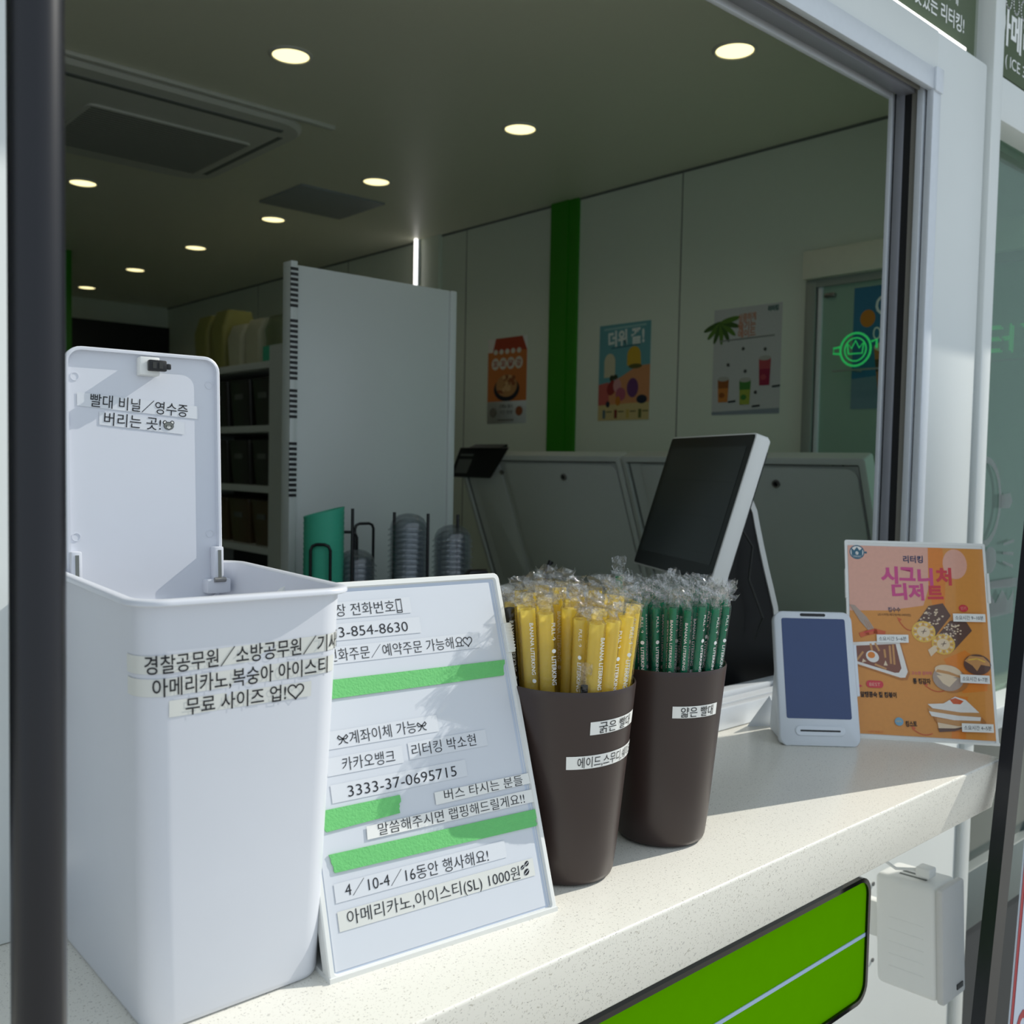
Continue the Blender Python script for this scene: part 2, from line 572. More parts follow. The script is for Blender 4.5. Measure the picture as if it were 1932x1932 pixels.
# decals on that pane (cup outline, rays, crown)
b = MB()
GX = frame((2.2, 0.8985, 1.15), (1, 0, 0), (0, 0, 1))
M['decal'] = glassy('pale_decal', (200, 205, 205), 0.02, 0.3, 0.16, (215, 215, 220), fres=0.1)
for i in range(20):
    a0, a1 = R(-100 + 10 * i), R(-90 + 10 * i)
    b.pg([(-0.01 + 0.075 * math.cos(a0), 0.24 + 0.085 * math.sin(a0)), (-0.01 + 0.088 * math.cos(a0), 0.24 + 0.1 * math.sin(a0)),
          (-0.01 + 0.088 * math.cos(a1), 0.24 + 0.1 * math.sin(a1)), (-0.01 + 0.075 * math.cos(a1), 0.24 + 0.085 * math.sin(a1))], 'decal', 0, GX)
b.pg([(0.075, 0.225), (0.125, 0.225), (0.14, 0.24), (0.125, 0.26), (0.075, 0.255)], 'decal', 0, GX)
b.ell(0.03, 0.11, 0.035, 0.03, 'decal', 0, GX)
for k in range(3):
    b.pg([(0.10, 0.10 + 0.02 * k), (0.16, 0.085 + 0.03 * k), (0.16, 0.093 + 0.03 * k), (0.10, 0.106 + 0.02 * k)], 'decal', 0, GX)
b.pg([(0.03, 0.045), (0.2, 0.04), (0.2, 0.062), (0.03, 0.062)], 'decal', 0, GX)
b.pg([(0.04, -0.02), (0.17, -0.02), (0.17, 0.035), (0.14, 0.01), (0.105, 0.04), (0.07, 0.01), (0.04, 0.035)], 'decal', 0, GX)
b.build('decal', w2)
# door in the right wall
b = MB().box((XR - 0.05, 0.97, 2.045), (XR, 1.69, 2.132), 'cream', bev=0.003)
d1 = struct(b.build('door_1'))
b = MB()
b.box((XR - 0.03, 1.655, 0), (XR, 1.6895, 2.0445), 'doorfr', bev=0.002)
b.box((XR - 0.022, 1.635, 0), (XR, 1.65, 2.045), 'alum', bev=0.002)
b.box((XR - 0.0295, 0.97, 2.02), (XR, 1.6545, 2.0445), 'doorfr')
b.build('frame', d1)
MB().box((XR - 0.015, 0.97, 0), (XR, 1.635, 2.02), 'doorgl').build('door_panel', d1)
MB().box((XR - 0.03, 1.59, 1.985), (XR - 0.01, 1.625, 1.998), 'metal', bev=0.003).build('hinge_plate', d1)
# back of the shop: dark hatch opening in the back wall
struct(MB().box((1.6, 6.72, 1.3), (XR, 6.75, 2.36), 'black').build('door_2'))

# ---------------------------------------------------------------- signs of the shop front
b = MB().box((-1.0, 0.868, 2.264), (1.975, 0.90, 2.95), 'olive', bev=0.001)
sg = tag(b.build('fascia_sign'), 'olive green fascia sign panel with white lettering above the order window', 'sign')
SX = frame((0, 0.8675, 0), (1, 0, 0), (0, 0, 1))
b = MB()
b.text('맛있는 리터킹!', (1.722, 2.316), (1.925, 2.319), 0.036, 'white', 0, SX, 0.012)
b.text('카페와 함께', (1.732, 2.362), (1.895, 2.364), 0.036, 'white', 0, SX, 0.012)
b.build('lettering', sg)
MB().box((-1.0, 0.856, 2.262), (1.915, 0.869, 2.272), 'led', bev=0.003).build('light_strip', sg)  # white edge under the sign, its sunlit brightness put in as glow
b = MB().box((2.06, 0.852, 2.262), (3.0, 0.895, 2.95), 'olive', bev=0.001)
sg2 = tag(b.build('fascia_sign'), 'dark green fascia sign panel at the far right edge with large white letters', 'sign')
SX2 = frame((0, 0.8515, 0), (1, 0, 0), (0, 0, 1))
b = MB()
b.text('아메리카노', (2.042, 2.362), (2.347, 2.362), 0.078, 'white', 0, SX2, 0.03)
b.text('( ICE 300원 )', (2.083, 2.298), (2.28, 2.298), 0.032, 'white', 0, SX2)
for i in range(5):
    b.line([(2.088 + 0.038 * i + 0.014 * math.cos(R(a)), 2.418 + 0.019 * math.sin(R(a))) for a in range(0, 361, 20)], 0.004, 'white', 0, SX2)
b.build('lettering', sg2)

# ---------------------------------------------------------------- counter
b = MB()                                                     # front edge slightly undercut
tb = bmesh.new()
bmesh.ops.create_cube(tb, size=1)
tb.transform(Matrix.Translation((0.264, 0.7225, 1.0125)) @ Matrix.Diagonal((2.328, 0.355, 0.075, 1)))
for v_ in tb.verts:
    if v_.co.z < 1.0 and v_.co.y < 0.6:
        v_.co.y += 0.012
bmesh.ops.bevel(tb, geom=list(tb.edges), offset=0.003, segments=3, affect='EDGES', profile=0.5)
b._add(tb, 'quartz')
tag(b.build('worktop'), 'long white speckled stone worktop under the open window', 'counter')
b = MB()                                                     # apron box holding the sign
b.box((-0.9, 0.66, 0.70), (1.21, YF - 0.001, 0.974), 'facade', bev=0.002)
tag(b.build('counter_base'), 'white painted box under the stone worktop behind the lime green sign', 'counter base')

# lime light box sign
def light_box():
    X = frame((0.80, 0.632, 0.82), (1, 0, 0), (0, 0, 1))
    t = thing('light_box_sign', X, 'lime green light box sign with black rounded rim below the worktop', 'sign')
    rings = [rrect(0.43, 0.0875, 0.026, z) for z in (-0.028, 0.0)]
    inn = [rrect(0.424, 0.0815, 0.021, z) for z in (0.0, -0.004)]
    b = MB().loft(rings + inn, 'blackg', None, True, False)
    b.build('rim', t)
    b = MB().poly(rrect(0.424, 0.0815, 0.021, -0.0035), 'lime')
    b.build('face', t)
    b = MB().box((-0.424, 0.0015, -0.0035), (0.4235, 0.0065, -0.0025), 'paleblue')
    b.build('stripe', t)
light_box()

# ---------------------------------------------------------------- swing-lid bin
def make_bin():
    th = R(-4.0)
    X = Matrix.Translation((0.3250, 0.744, 1.05)) @ Matrix.Rotation(th, 4, 'Z')
    t = thing('waste_bin', X, 'white plastic waste bin with raised lid on the worktop', 'bin')
    H = 0.306
    def half(z):
        k = z / H
        return 0.0695 + 0.0075 * k, 0.0985 + 0.0145 * k
    def tw(p):                                               # the thin shell is slightly twisted between foot and rim
        k = 1 - p[2] / H
        a = R(3.6) * k
        return (p[0] * math.cos(a) - p[1] * math.sin(a) - 0.004 * k, p[0] * math.sin(a) + p[1] * math.cos(a), p[2])
    def ring(z, off=0, r=0.02):
        hx, hy = half(z)
        return [tw(p) for p in rrect(hx + off, hy + off, r + off, z, 8)]
    b = MB()
    rings = [ring(0.0, -0.004, 0.02), ring(0.002, -0.001), ring(0.006), ring(0.1), ring(0.2), ring(0.3005),
             ring(0.3012, 0.0055), ring(0.3022, 0.0070), ring(0.3042, 0.0070), ring(0.3055, 0.0058), ring(0.306, 0.0040),
             ring(0.306, -0.0005), ring(0.3045, -0.0025), ring(0.2, -0.0025), ring(0.03, -0.0025), ring(0.004, -0.004)]
    b.loft(rings, 'plast', None, True, True)
    body = b.build('body', t, sharp=50)
    # surface of the front: s runs along the front and round the corners
    def surf0(s, z, lift=0.0005, r=0.02):
        hx, hy = half(z)
        fl = hx - r
        if abs(s) <= fl:
            return (s, -hy - lift, z)
        sg = 1 if s > 0 else -1
        a = (abs(s) - fl) / r
        if a <= math.pi / 2:
            return (sg * (fl + (r + lift) * math.sin(a)), -(hy - r) - (r + lift) * math.cos(a), z)
        return (sg * (hx + lift), -(hy - r) + (abs(s) - fl - r * math.pi / 2), z)
    def surf(s, z, lift=0.0005, r=0.02):
        return tw(surf0(s, z, lift, r))
    def lab(s0, s1, zc0, zc1, h, txt, t0, t1, em, heart=None):
        b = MB()
        N = 44
        tb = bmesh.new()
        rows = []
        for i in range(N + 1):
            k = i / N
            s = s0 + (s1 - s0) * k
            zc = zc0 + (zc1 - zc0) * k
            rows.append((tb.verts.new(surf(s, zc - h / 2)), tb.verts.new(surf(s, zc + h / 2))))
        for a, c in zip(rows[:-1], rows[1:]):
            tb.faces.new((a[0], c[0], c[1], a[1]))
        b._add(tb, 'stripc')
        f = lambda x, y: surf(x, y, 0.0010)
        zt = lambda s: zc0 + (zc1 - zc0) * (s - s0) / (s1 - s0)
        b.text(txt, (t0, zt(t0)), (t1, zt(t1)), em, 'ink', fn=f, bold=0.006)
        if heart:
            b.heart(heart, zt(heart), 0.0062, 0.0011, 'ink', fn=f)
        b.build('label_strip', body)
    lab(-0.094, 0.092, 0.2605, 0.2655, 0.0125, '경찰공무원／소방공무원／기사님', -0.0725, 0.0815, 0.0142)
    lab(-0.093, 0.0700, 0.2450, 0.2480, 0.0122, '아메리카노,복숭아 아이스티', -0.0672, 0.0620, 0.0142)
    lab(-0.0567, 0.0488, 0.2305, 0.2312, 0.0115, '무료 사이즈 업!', -0.0456, 0.0285, 0.0134, heart=0.0362)
    # lid, hinged at the back and standing up
    LX = T(-0.0705, 0.1050, 0.268) @ Matrix.Rotation(R(90 - 3), 4, 'X')   # local x right, y up along the lid, z towards the front
    lid_w, lid_h = 0.1335, 0.2225
    cx, cy = lid_w / 2, lid_h / 2 + 0.003
    b = MB()
    b.loft([rrect(cx, lid_h / 2, 0.014, -0.0035, 6, cx, cy), rrect(cx, lid_h / 2, 0.014, 0.0, 6, cx, cy)], 'plast', None, True, True)
    b.loft([rrect(cx, lid_h / 2, 0.014, -0.0035, 6, cx, cy), rrect(cx, lid_h / 2, 0.014, 0.0036, 6, cx, cy),
            rrect(cx - 0.001, lid_h / 2 - 0.001, 0.0135, 0.0046, 6, cx, cy), rrect(cx - 0.003, lid_h / 2 - 0.003, 0.011, 0.0046, 6, cx, cy),
            rrect(cx - 0.0035, lid_h / 2 - 0.0035, 0.0105, 0.0, 6, cx, cy)], 'plast')
    for p in ((0.009, 0.20), (0.1245, 0.20), (0.0085, 0.064), (0.1235, 0.064)):
        b.lathe([(0.0036, 0), (0.0036, 0.0006), (0.003, 0.0006), (0.003, 0.0002)], 'plast', T(p[0], p[1], 0), 20, False, True)
    lid = b.build('lid', t, LX, sharp=40)
    # latch on the lid
    b = MB()
    b.box((0.060, 0.204, 0), (0.077, 0.220, 0.011), 'plastg', bev=0.001)
    b.box((0.066, 0.2075, 0.011), (0.0815, 0.217, 0.0165), 'black', bev=0.001)
    b.box((0.0815, 0.2095, 0.012), (0.0855, 0.2145, 0.0155), 'black', bev=0.0008)
    b.box((0.069, 0.2095, 0.0165), (0.0722, 0.215, 0.0172), 'dark')
    b.box((0.0745, 0.2095, 0.0165), (0.0777, 0.215, 0.0172), 'dark')
    tag(b.build('latch', lid), 'white latch block with black catch')
    # hinge arms with steel pins
    for sx in (0, 1):
        b = MB()
        x0 = 0.0015 if sx == 0 else 0.1235
        b.box((x0, 0.018, 0.0), (x0 + 0.0085, 0.052, 0.012), 'plast', bev=0.0012)
        b.box((x0 + 0.003, 0.022, 0.012), (x0 + 0.006, 0.049, 0.0124), 'mid')
        b.tube([(x0 - 0.001, 0.022, 0.013), (x0 + 0.0095, 0.022, 0.013)], 0.0022, 'metal')
        b.build('hinge', lid)
    for (s, q, tx, a0, a1, hrt) in ((((0.0105, 0.1812), (0.1142, 0.1742)), 0.0118, '빨대 비닐／영수증', (0.0212, 0.1808), (0.1046, 0.1752), 0),
                                    (((0.0282, 0.1655), (0.1016, 0.1595)), 0.0112, '버리는 곳!', (0.0322, 0.1655), (0.0805, 0.1622), 1)):
        b = MB()
        (xa, ya), (xb, yb) = s
        b.pg([(xa, ya - q / 2), (xb, yb - q / 2), (xb, yb + q / 2), (xa, ya + q / 2)], 'strip', 0.0005)
        b.text(tx, a0, a1, 0.0125, 'ink', 0.0008, bold=0.004)
        if hrt:                                             # small printed bear face
            c = (0.0872, 0.1612)
            for k in (-1, 1):
                b.ell(c[0] + 0.0032 * k, c[1] + 0.0029, 0.0019, 0.0019, 'ink', 0.0008)
                b.ell(c[0] + 0.0032 * k, c[1] + 0.0029, 0.0011, 0.0011, 'stripw', 0.0010)
            b.ell(c[0], c[1], 0.0045, 0.0036, 'ink', 0.0011)
            b.ell(c[0], c[1], 0.0041, 0.0032, 'mid', 0.0012)
            b.ell(c[0], c[1] - 0.0013, 0.0015, 0.0011, 'stripw', 0.0013)
            for k in (-1, 1):
                b.ell(c[0] + 0.0022 * k, c[1] - 0.0002, 0.0005, 0.0005, 'ink', 0.0013)
            b.ell(c[0], c[1] - 0.001, 0.0005, 0.0004, 'ink', 0.0014)
        b.build('label_strip', lid)
    # bracket inside the rim next to the right hinge
    MB().box((0.046, 0.094, 0.278), (0.068, 0.108, 0.291), 'plast', bev=0.0015).build('hinge_socket', t)
make_bin()

# ---------------------------------------------------------------- notice stand
def make_notice():
    u = V((0.222, -0.022, 0)).normalized()
    bk = V((-u.y, u.x, 0))
    v = V((0, 0, 1)) * math.cos(R(19.2)) + bk * math.sin(R(19.2))
    X = frame((0.3840, 0.6285, 1.05), u, v)
    W, Hh = 0.2232, 0.313
    t = thing('notice_stand', X, 'white framed notice stand with printed label strips and green tape beside the bin', 'sign')
    b = MB()
    cx, cy = W / 2, Hh / 2
    def rr(ins, z, r):
        return rrect(cx - ins, cy - ins, r, z, 4, cx, cy)
    b.loft([rr(0.0, -0.011, 0.006), rr(0.0, -0.001, 0.006), rr(0.001, 0.0, 0.005), rr(0.0045, 0.0, 0.003), rr(0.005, -0.002, 0.003), rr(0.0055, -0.003, 0.003)], 'plastg', None, True, False)
    clamp_floor(b, R(19.2)).build('frame', t)
    b = MB().box((0.0045, 0.0045, -0.004), (W - 0.0045, Hh - 0.0045, -0.0028), 'frost')
    b.build('cover', t)
    b = MB().poly([(0.0065, 0.007, -0.0024), (0.2125, 0.007, -0.0024), (0.2115, 0.3045, -0.0024), (0.0065, 0.3045, -0.0024)], 'paper')
    for x in (0.2155, 0.2175):
        b.line([(x, 0.006), (x - 0.001, 0.305)], 0.0004, 'stripw', -0.0022)
    pp = b.build('sheet', t)
    # side clip
    b = MB().box((0.2175, 0.235, -0.0125), (0.2262, 0.2635, 0.0022), 'plastg', bev=0.001)
    for k in range(8):
        b.box((0.2185, 0.238 + k * 0.003, 0.0022), (0.2262, 0.2392 + k * 0.003, 0.0027), 'plastg')
    b.build('clip', t)
    # foot: base bar and rear leg
    Y, Z = v.inverted() if False else None, None
    inv = X.inverted()
    b = MB()
    o = V((0.3840, 0.6285, 1.05))
    def wp(a, h, d):                                         # along width, height above counter, depth behind
        return inv @ (o + u * a + V((0, 0, h)) + bk * d)
    for a0, a1 in ((0.0, W),):
        pts = [(0.0, 0.0), (0.13, 0.0), (0.13, 0.004), (0.0, 0.004)]
        tb = bmesh.new()
        A = [tb.verts.new(wp(a0, h, d)) for d, h in pts]
        B = [tb.verts.new(wp(a1, h, d)) for d, h in pts]
        tb.faces.new(A); tb.faces.new(B[::-1])
        for i in range(4):
            tb.faces.new((A[i], B[i], B[(i + 1) % 4], A[(i + 1) % 4]))
        bmesh.ops.recalc_face_normals(tb, faces=tb.faces)
        b._add(tb, 'plastg')
    b.build('foot', t)
    b = MB()
    pts = [(0.130, 0.004), (0.134, 0.004), (0.101, 0.235), (0.097, 0.235)]
    tb = bmesh.new()
    A = [tb.verts.new(wp(0.0, h, d)) for d, h in pts]
    B = [tb.verts.new(wp(W, h, d)) for d, h in pts]
    tb.faces.new(A); tb.faces.new(B[::-1])
    for i in range(4):
        tb.faces.new((A[i], B[i], B[(i + 1) % 4], A[(i + 1) % 4]))
    bmesh.ops.recalc_face_normals(tb, faces=tb.faces)
    b._add(tb, 'plastg')
    b.build('rear_leg', t)
    # label strips (clear tape) with printed lines
    def strip(quad, m, lines, z=-0.0019, extra=None, sk=0.0):
        b = MB()
        b.box((0, 0, 0), (0.00001, 0.00001, 0.00001), m) if False else None
        b.pg(quad, m, z)
        for tx, p0, p1, em in lines:
            b.text(tx, p0, p1, em, 'ink', z + 0.0003, bold=-0.006)
        if extra:
            extra(b, z + 0.0003)
        return b.build('label_strip', pp)
    def phone(b, z):
        b.line([(0.1075, 0.2825), (0.1125, 0.2825), (0.1125, 0.2945), (0.1075, 0.2945), (0.1075, 0.2825)], 0.0007, 'ink', z)
        b.line([(0.1075, 0.2843), (0.1125, 0.2843)], 0.0007, 'ink', z)
        b.line([(0.1088, 0.2937), (0.1112, 0.2937)], 0.0005, 'ink', z)
    def q(x0, x1, yc, h):
        return [(x0, yc - h / 2), (x1, yc - h / 2), (x1, yc + h / 2), (x0, yc + h / 2)]
    strip(q(0.020, 0.122, 0.2886, 0.0145), 'strip', [('매장 전화번호', (0.0365, 0.2886), (0.1055, 0.2886), 0.0122)], extra=phone)
    strip(q(0.020, 0.129, 0.2698, 0.0145), 'strip', [('033-854-8630', (0.0325, 0.2700), (0.1157, 0.2698), 0.0128)])
    strip(q(0.012, 0.189, 0.2503, 0.0145), 'strip', [('전화주문／예약주문 가능해요', (0.0345, 0.2504), (0.1715, 0.2502), 0.0122)],
          extra=lambda b, z: b.heart(0.1763, 0.2503, 0.0048, 0.0008, 'ink', z))
    def bows(b, z):
        for x in (0.0385, 0.1145):
            for k in (-1, 1):
                b.line([(x, 0.1808), (x + 0.0035 * k, 0.1838), (x + 0.0046 * k, 0.1822), (x + 0.003 * k, 0.1805), (x, 0.1808)], 0.0008, 'ink', z)
                b.line([(x, 0.1808), (x + 0.0018 * k, 0.1778), (x + 0.004 * k, 0.1768)], 0.0008, 'ink', z)
            b.ell(x, 0.1808, 0.0009, 0.0009, 'ink', z)
    strip(q(0.022, 0.131, 0.181, 0.0145), 'strip', [('계좌이체 가능', (0.0445, 0.1808), (0.1088, 0.1814), 0.0122)], extra=bows)
    strip(q(0.021, 0.092, 0.160, 0.0145), 'strip', [('카카오뱅크', (0.0349, 0.1605), (0.0841, 0.1597), 0.0122)])
    strip(q(0.098, 0.1795, 0.1613, 0.0145), 'strip', [('리터킹 박소현', (0.1011, 0.1614), (0.1675, 0.1612), 0.0118)])
    strip(q(0.022, 0.153, 0.1385, 0.0145), 'strip', [('3333-37-0695715', (0.0367, 0.1388), (0.1421, 0.138), 0.0128)])
    strip([(0.1165, 0.1128), (0.2183, 0.1135), (0.218, 0.1229), (0.1165, 0.1233)], 'stripw', [('버스 타시는 분들', (0.1257, 0.1192), (0.2101, 0.118), 0.0103)], z=-0.0012)
    strip([(0.048, 0.0977), (0.2188, 0.0967), (0.2185, 0.1081), (0.0487, 0.1082)], 'stripw', [('말씀해주시면 랩핑해드릴게요!!', (0.0588, 0.1036), (0.2087, 0.1020), 0.0107)], z=-0.0012)
    strip(q(0.014, 0.180, 0.0632, 0.0145), 'strip', [('4／10-4／16동안 행사해요!', (0.023, 0.0643), (0.1607, 0.0618), 0.0125)])
    def beans(b, z):
        for x, y, r in ((0.1945, 0.0440, 0.0019), (0.1995, 0.0462, 0.0023), (0.1980, 0.0393, 0.0028)):
            b.ell(x, y, r * 1.15, r * 0.85, 'ink', z, rot=35)
            b.line([(x - r * 0.8, y - r * 0.5), (x + r * 0.8, y + r * 0.5)], r * 0.22, 'strip', z + 0.0002)
    strip(q(0.014, 0.207, 0.0420, 0.0150), 'stripc', [('아메리카노,아이스티(SL) 1000원', (0.0217, 0.0432), (0.1905, 0.0408), 0.0125)], extra=beans)
    # green masking tape, torn ends
    rng = random.Random(4)
    def tape(x0, x1, ya0, ya1, yb0, yb1):
        b = MB()
        n = 8
        L = [(x0 + (0.002 * rng.random()) + 0.002 * (1 - i / n), ya0 + (yb0 - ya0) * i / n) for i in range(n + 1)]
        Rr = [(x1 + (0.002 * rng.random()) + 0.003 * (i / n), ya1 + (yb1 - ya1) * i / n) for i in range(n + 1)]
        poly = L[::-1] + Rr
        b.prism(poly, -0.0019, -0.0009, 'tape')
        tag(b.build('tape', t), 'strip of green masking tape')
    tape(0.006, 0.2090, 0.2144, 0.2146, 0.2303, 0.2290)
    tape(0.010, 0.0795, 0.1105, 0.1128, 0.1274, 0.1273)
    tape(0.0125, 0.2160, 0.0786, 0.0756, 0.0932, 0.0902)
make_notice()

# ---------------------------------------------------------------- straw cups
CUP_R0, CUP_R1, CUP_H = 0.0480, 0.0662, 0.192
def cup_r(z):
    return CUP_R0 + (CUP_R1 - CUP_R0) * z / CUP_H
def make_cup(c, label, labs):
    X = T(c[0], c[1], 1.05)
    t = thing('straw_cup', X, label, 'cup', 'brown straw cups')
    b = MB()
    prof = [(0.036, 0.0), (0.043, 0.0012), (0.0465, 0.0035), (0.0480, 0.0075)] + [(cup_r(z), z) for z in (0.03, 0.08, 0.13, 0.186)]
    prof += [(cup_r(0.19), 0.1905), (cup_r(0.192) - 0.0006, 0.192), (cup_r(0.192) - 0.0018, 0.1915), (cup_r(0.186) - 0.0022, 0.186), (cup_r(0.05) - 0.0022, 0.05), (0.0455, 0.005)]
    b.lathe(prof, 'brown', None, 72, True, True)
    body = b.build('body', t, sharp=50)
    for (a0, a1, z0, z1, h, tx, ta0, ta1, em) in labs:
        def f(a, dz, lift=0.0004):
            k = (a - a0) / (a1 - a0)
            z = z0 + (z1 - z0) * k + dz
            r = cup_r(z) + lift
            return (r * math.cos(R(a)), r * math.sin(R(a)), z)
        b = MB()
        tb = bmesh.new()
        N = 30
        rows = [(tb.verts.new(f(a0 + (a1 - a0) * i / N, -h / 2)), tb.verts.new(f(a0 + (a1 - a0) * i / N, h / 2))) for i in range(N + 1)]
        for p, s in zip(rows[:-1], rows[1:]):
            tb.faces.new((p[0], s[0], s[1], p[1]))
        b._add(tb, 'stripw')
        b.text(tx, (ta0, 0), (ta1, 0), em, 'ink', fn=lambda x, y: f(x, y, 0.0009))
        b.build('label_strip', body)
C1, C2 = (0.6765, 0.6690), (0.824, 0.669)
make_cup(C1, 'brown cup full of yellow straws next to the notice stand',
         [(-116, -58, 0.1575, 0.1600, 0.0125, '굵은 빨대', -108, -68, 0.0118),
          (-136, -50, 0.1243, 0.1285, 0.0125, '에이드,스무디,쉐이크', -126, -54, 0.0115)])
make_cup(C2, 'brown cup full of green straws behind the one with yellow straws',
         [(-132.5, -80, 0.1500, 0.1497, 0.0125, '얇은 빨대', -124.5, -87, 0.0118)])

def film_mesh(name, r, L, seed, wide=1.45, top=0.022, txt=True, sgn=1):
    """clear wrapper: flattened sleeve with a crumpled end, printed in white"""
    rng = random.Random(seed)
    b = MB()
    seg = 14
    rings = []
    a_, b_ = r * wide, r * 1.12
    nz = 9
    for k in range(nz + 1):
        z = 0.03 + (L - 0.03) * k / nz
        j = [1 + rng.uniform(-0.05, 0.05) for _ in range(seg)]
        rings.append([(a_ * j[i] * math.cos(2 * math.pi * i / seg), b_ * j[i] * math.sin(2 * math.pi * i / seg), z) for i in range(seg)])
    b.loft(rings, 'film')
    cr = []
    steps = 7
    lean = rng.uniform(-0.45, 0.45)
    ph = rng.uniform(0, 6)
    for k in range(steps + 1):
        q = k / steps
        z = L + top * q
        row = []
        for i in range(seg):
            a = 2 * math.pi * i / seg
            fl = max(0.05, 1 - q * 4.0)
            x = a_ * (1.0 - 0.25 * math.sin(math.pi * min(1, q * 1.6)) + 0.35 * q) * math.cos(a)
            y = b_ * fl * math.sin(a) + (0.9 * r * math.sin(5.0 * x / a_ + ph + 3 * q) + 0.5 * r * math.sin(11 * q + 2.3 * x / a_ + ph)) * min(1, 2.2 * q)
            w = 0.22 * r * min(1, q * 2.5)
            jag = rng.uniform(-0.0035, 0.0035) * (1 if k == steps else 0.25) * min(1, 3 * q)
            row.append((x + rng.uniform(-w, w) + top * q * lean, y + rng.uniform(-w, w), z + jag))
        cr.append(row)
    b.loft(cr, 'filmc')
    if txt:
        yy = -b_ * 1.03 - 0.0002
        em = min(0.0052, r * 1.05)
        off = a_ * 0.55 if wide < 1.4 else a_ * 0.12 * rng.choice((-1, 1))
        TX = frame((off, yy * (0.86 if wide < 1.4 else 1), L), (0, 0, -1), (1, 0, 0))   # reads downwards
        if sgn == 1:
            b.text('PULL ↑', (0.008, 0), (0.025, 0), em, 'white', 0, TX)
            b.text('LITERKING', (0.040, 0), (0.068, 0), em * 1.15, 'white', 0, TX, 0.015)
            b.ell(0.035, 0, 0.0020, 0.0020, 'white', 0, TX)
        else:
            b.text('BANANA LITERKING', (0.012, 0), (0.062, 0), em, 'white', 0, TX, 0.01)
            b.ell(0.068, 0, 0.0020, 0.0020, 'white', 0, TX)
    return b.mesh(name, smooth=False)

def straw_mesh(name, r, L, m, seg=14):
    b = MB()
    b.lathe([(r, 0), (r, L), (r * 0.86, L), (r * 0.86, L - 0.06), (r * 0.86, 0)], m, None, seg)
    return b.mesh(name, sharp=60)

def poisson(rmax, dmin, seed, n_try=4000):
    rng = random.Random(seed)
    pts = []
    for _ in range(n_try):
        a, q = rng.uniform(0, 2 * math.pi), rmax * math.sqrt(rng.random())
        p = (q * math.cos(a), q * math.sin(a))
        if all((p[0] - s[0]) ** 2 + (p[1] - s[1]) ** 2 > dmin * dmin for s in pts):
            pts.append(p)
    return pts

def fill_cup(c, r, m, pts, squeeze, Lfun, film_seeds, label, group, seed, cname, wide, face_ang, top):
    rng = random.Random(seed)
    L0 = 0.25
    sm = straw_mesh('straw', r, L0, m)
    fms = [film_mesh('wrapper', r, L0, s, wide, top * (0.8 + 0.2 * (i % 3)), True, 1 if i % 2 else -1) for i, s in enumerate(film_seeds)]
    for i, p in enumerate(pts):
        L = Lfun(p, rng)
        base = V((c[0] + p[0] * squeeze, c[1] + p[1] * squeeze, 1.058))
        rim = V((c[0] + p[0], c[1] + p[1], 1.05 + CUP_H))
        d = (rim - base).normalized()
        base = base + d * (L - L0)                           # straws of one length that stand a little higher or lower
        if base.z < 1.057:
            base.z = 1.057
        ang = face_ang + rng.uniform(-45, 45)
        zz = d
        xx = V((math.cos(R(ang + 90)), math.sin(R(ang + 90)), 0))
        yy = zz.cross(xx).normalized()
        xx = yy.cross(zz)
        X = Matrix(((xx.x, yy.x, zz.x, base.x), (xx.y, yy.y, zz.y, base.y), (xx.z, yy.z, zz.z, base.z), (0, 0, 0, 1)))
        o = bpy.data.objects.new('drinking_straw', sm)
        COL.objects.link(o)
        o.matrix_basis = X
        tag(o, label, 'straw', group)
        w = bpy.data.objects.new('wrapper', fms[rng.randrange(len(fms))])
        COL.objects.link(w)
        w.parent = o
# yellow wide straws
pts = poisson(0.0552, 0.0156, 5)
fr = lambda p: (-p[0] * 0.62 - p[1] * 0.78) / 0.06            # +1 at the side facing the camera
pts = [p for p in pts if math.hypot(p[0] + 0.0455, p[1] - 0.031) > 0.013 and math.hypot(p[0] + 0.042, p[1] + 0.034) > 0.011]
fill_cup(C1, 0.0071, 'yellow', pts, 0.64, lambda p, g: 0.257 - 0.011 * fr(p) + g.uniform(-0.006, 0.008), (1, 2, 3, 4, 5),
         'wide yellow straw in a clear wrapper standing in the brown cup beside the notice stand', 'yellow straws in the front cup', 11, 'yellow', 1.3, -128, 0.016)
pts2 = poisson(0.0595, 0.0100, 8)
fill_cup(C2, 0.0038, 'green', pts2, 0.66, lambda p, g: 0.250 - 0.004 * fr(p) + g.uniform(-0.005, 0.007), (21, 22, 23, 24, 25, 26),
         'thin dark green straw in a clear wrapper standing in the rear brown cup', 'green straws in the rear cup', 12, 'green', 1.6, -128, 0.017)
# single straws that stand out
def lone(c, p, squeeze, r, m, L0, z0, seed, label, wide, ang, txt=True, top=0.02):
    base = V((c[0] + p[0] * squeeze, c[1] + p[1] * squeeze, z0))
    rim = V((c[0] + p[0], c[1] + p[1], 1.05 + CUP_H))
    d = (rim - V((base.x, base.y, 1.058))).normalized()
    xx = V((math.cos(R(ang + 90)), math.sin(R(ang + 90)), 0))
    yy = d.cross(xx).normalized()
    xx = yy.cross(d)
    X = Matrix(((xx.x, yy.x, d.x, base.x), (xx.y, yy.y, d.y, base.y), (xx.z, yy.z, d.z, base.z), (0, 0, 0, 1)))
    o = bpy.data.objects.new('drinking_straw', straw_mesh('straw', r, L0, m))
    COL.objects.link(o)
    o.matrix_basis = X
    tag(o, label, 'straw')
    w = bpy.data.objects.new('wrapper', film_mesh('wrapper', r, L0, seed, wide, top, txt, -1))
    COL.objects.link(w)
    w.parent = o
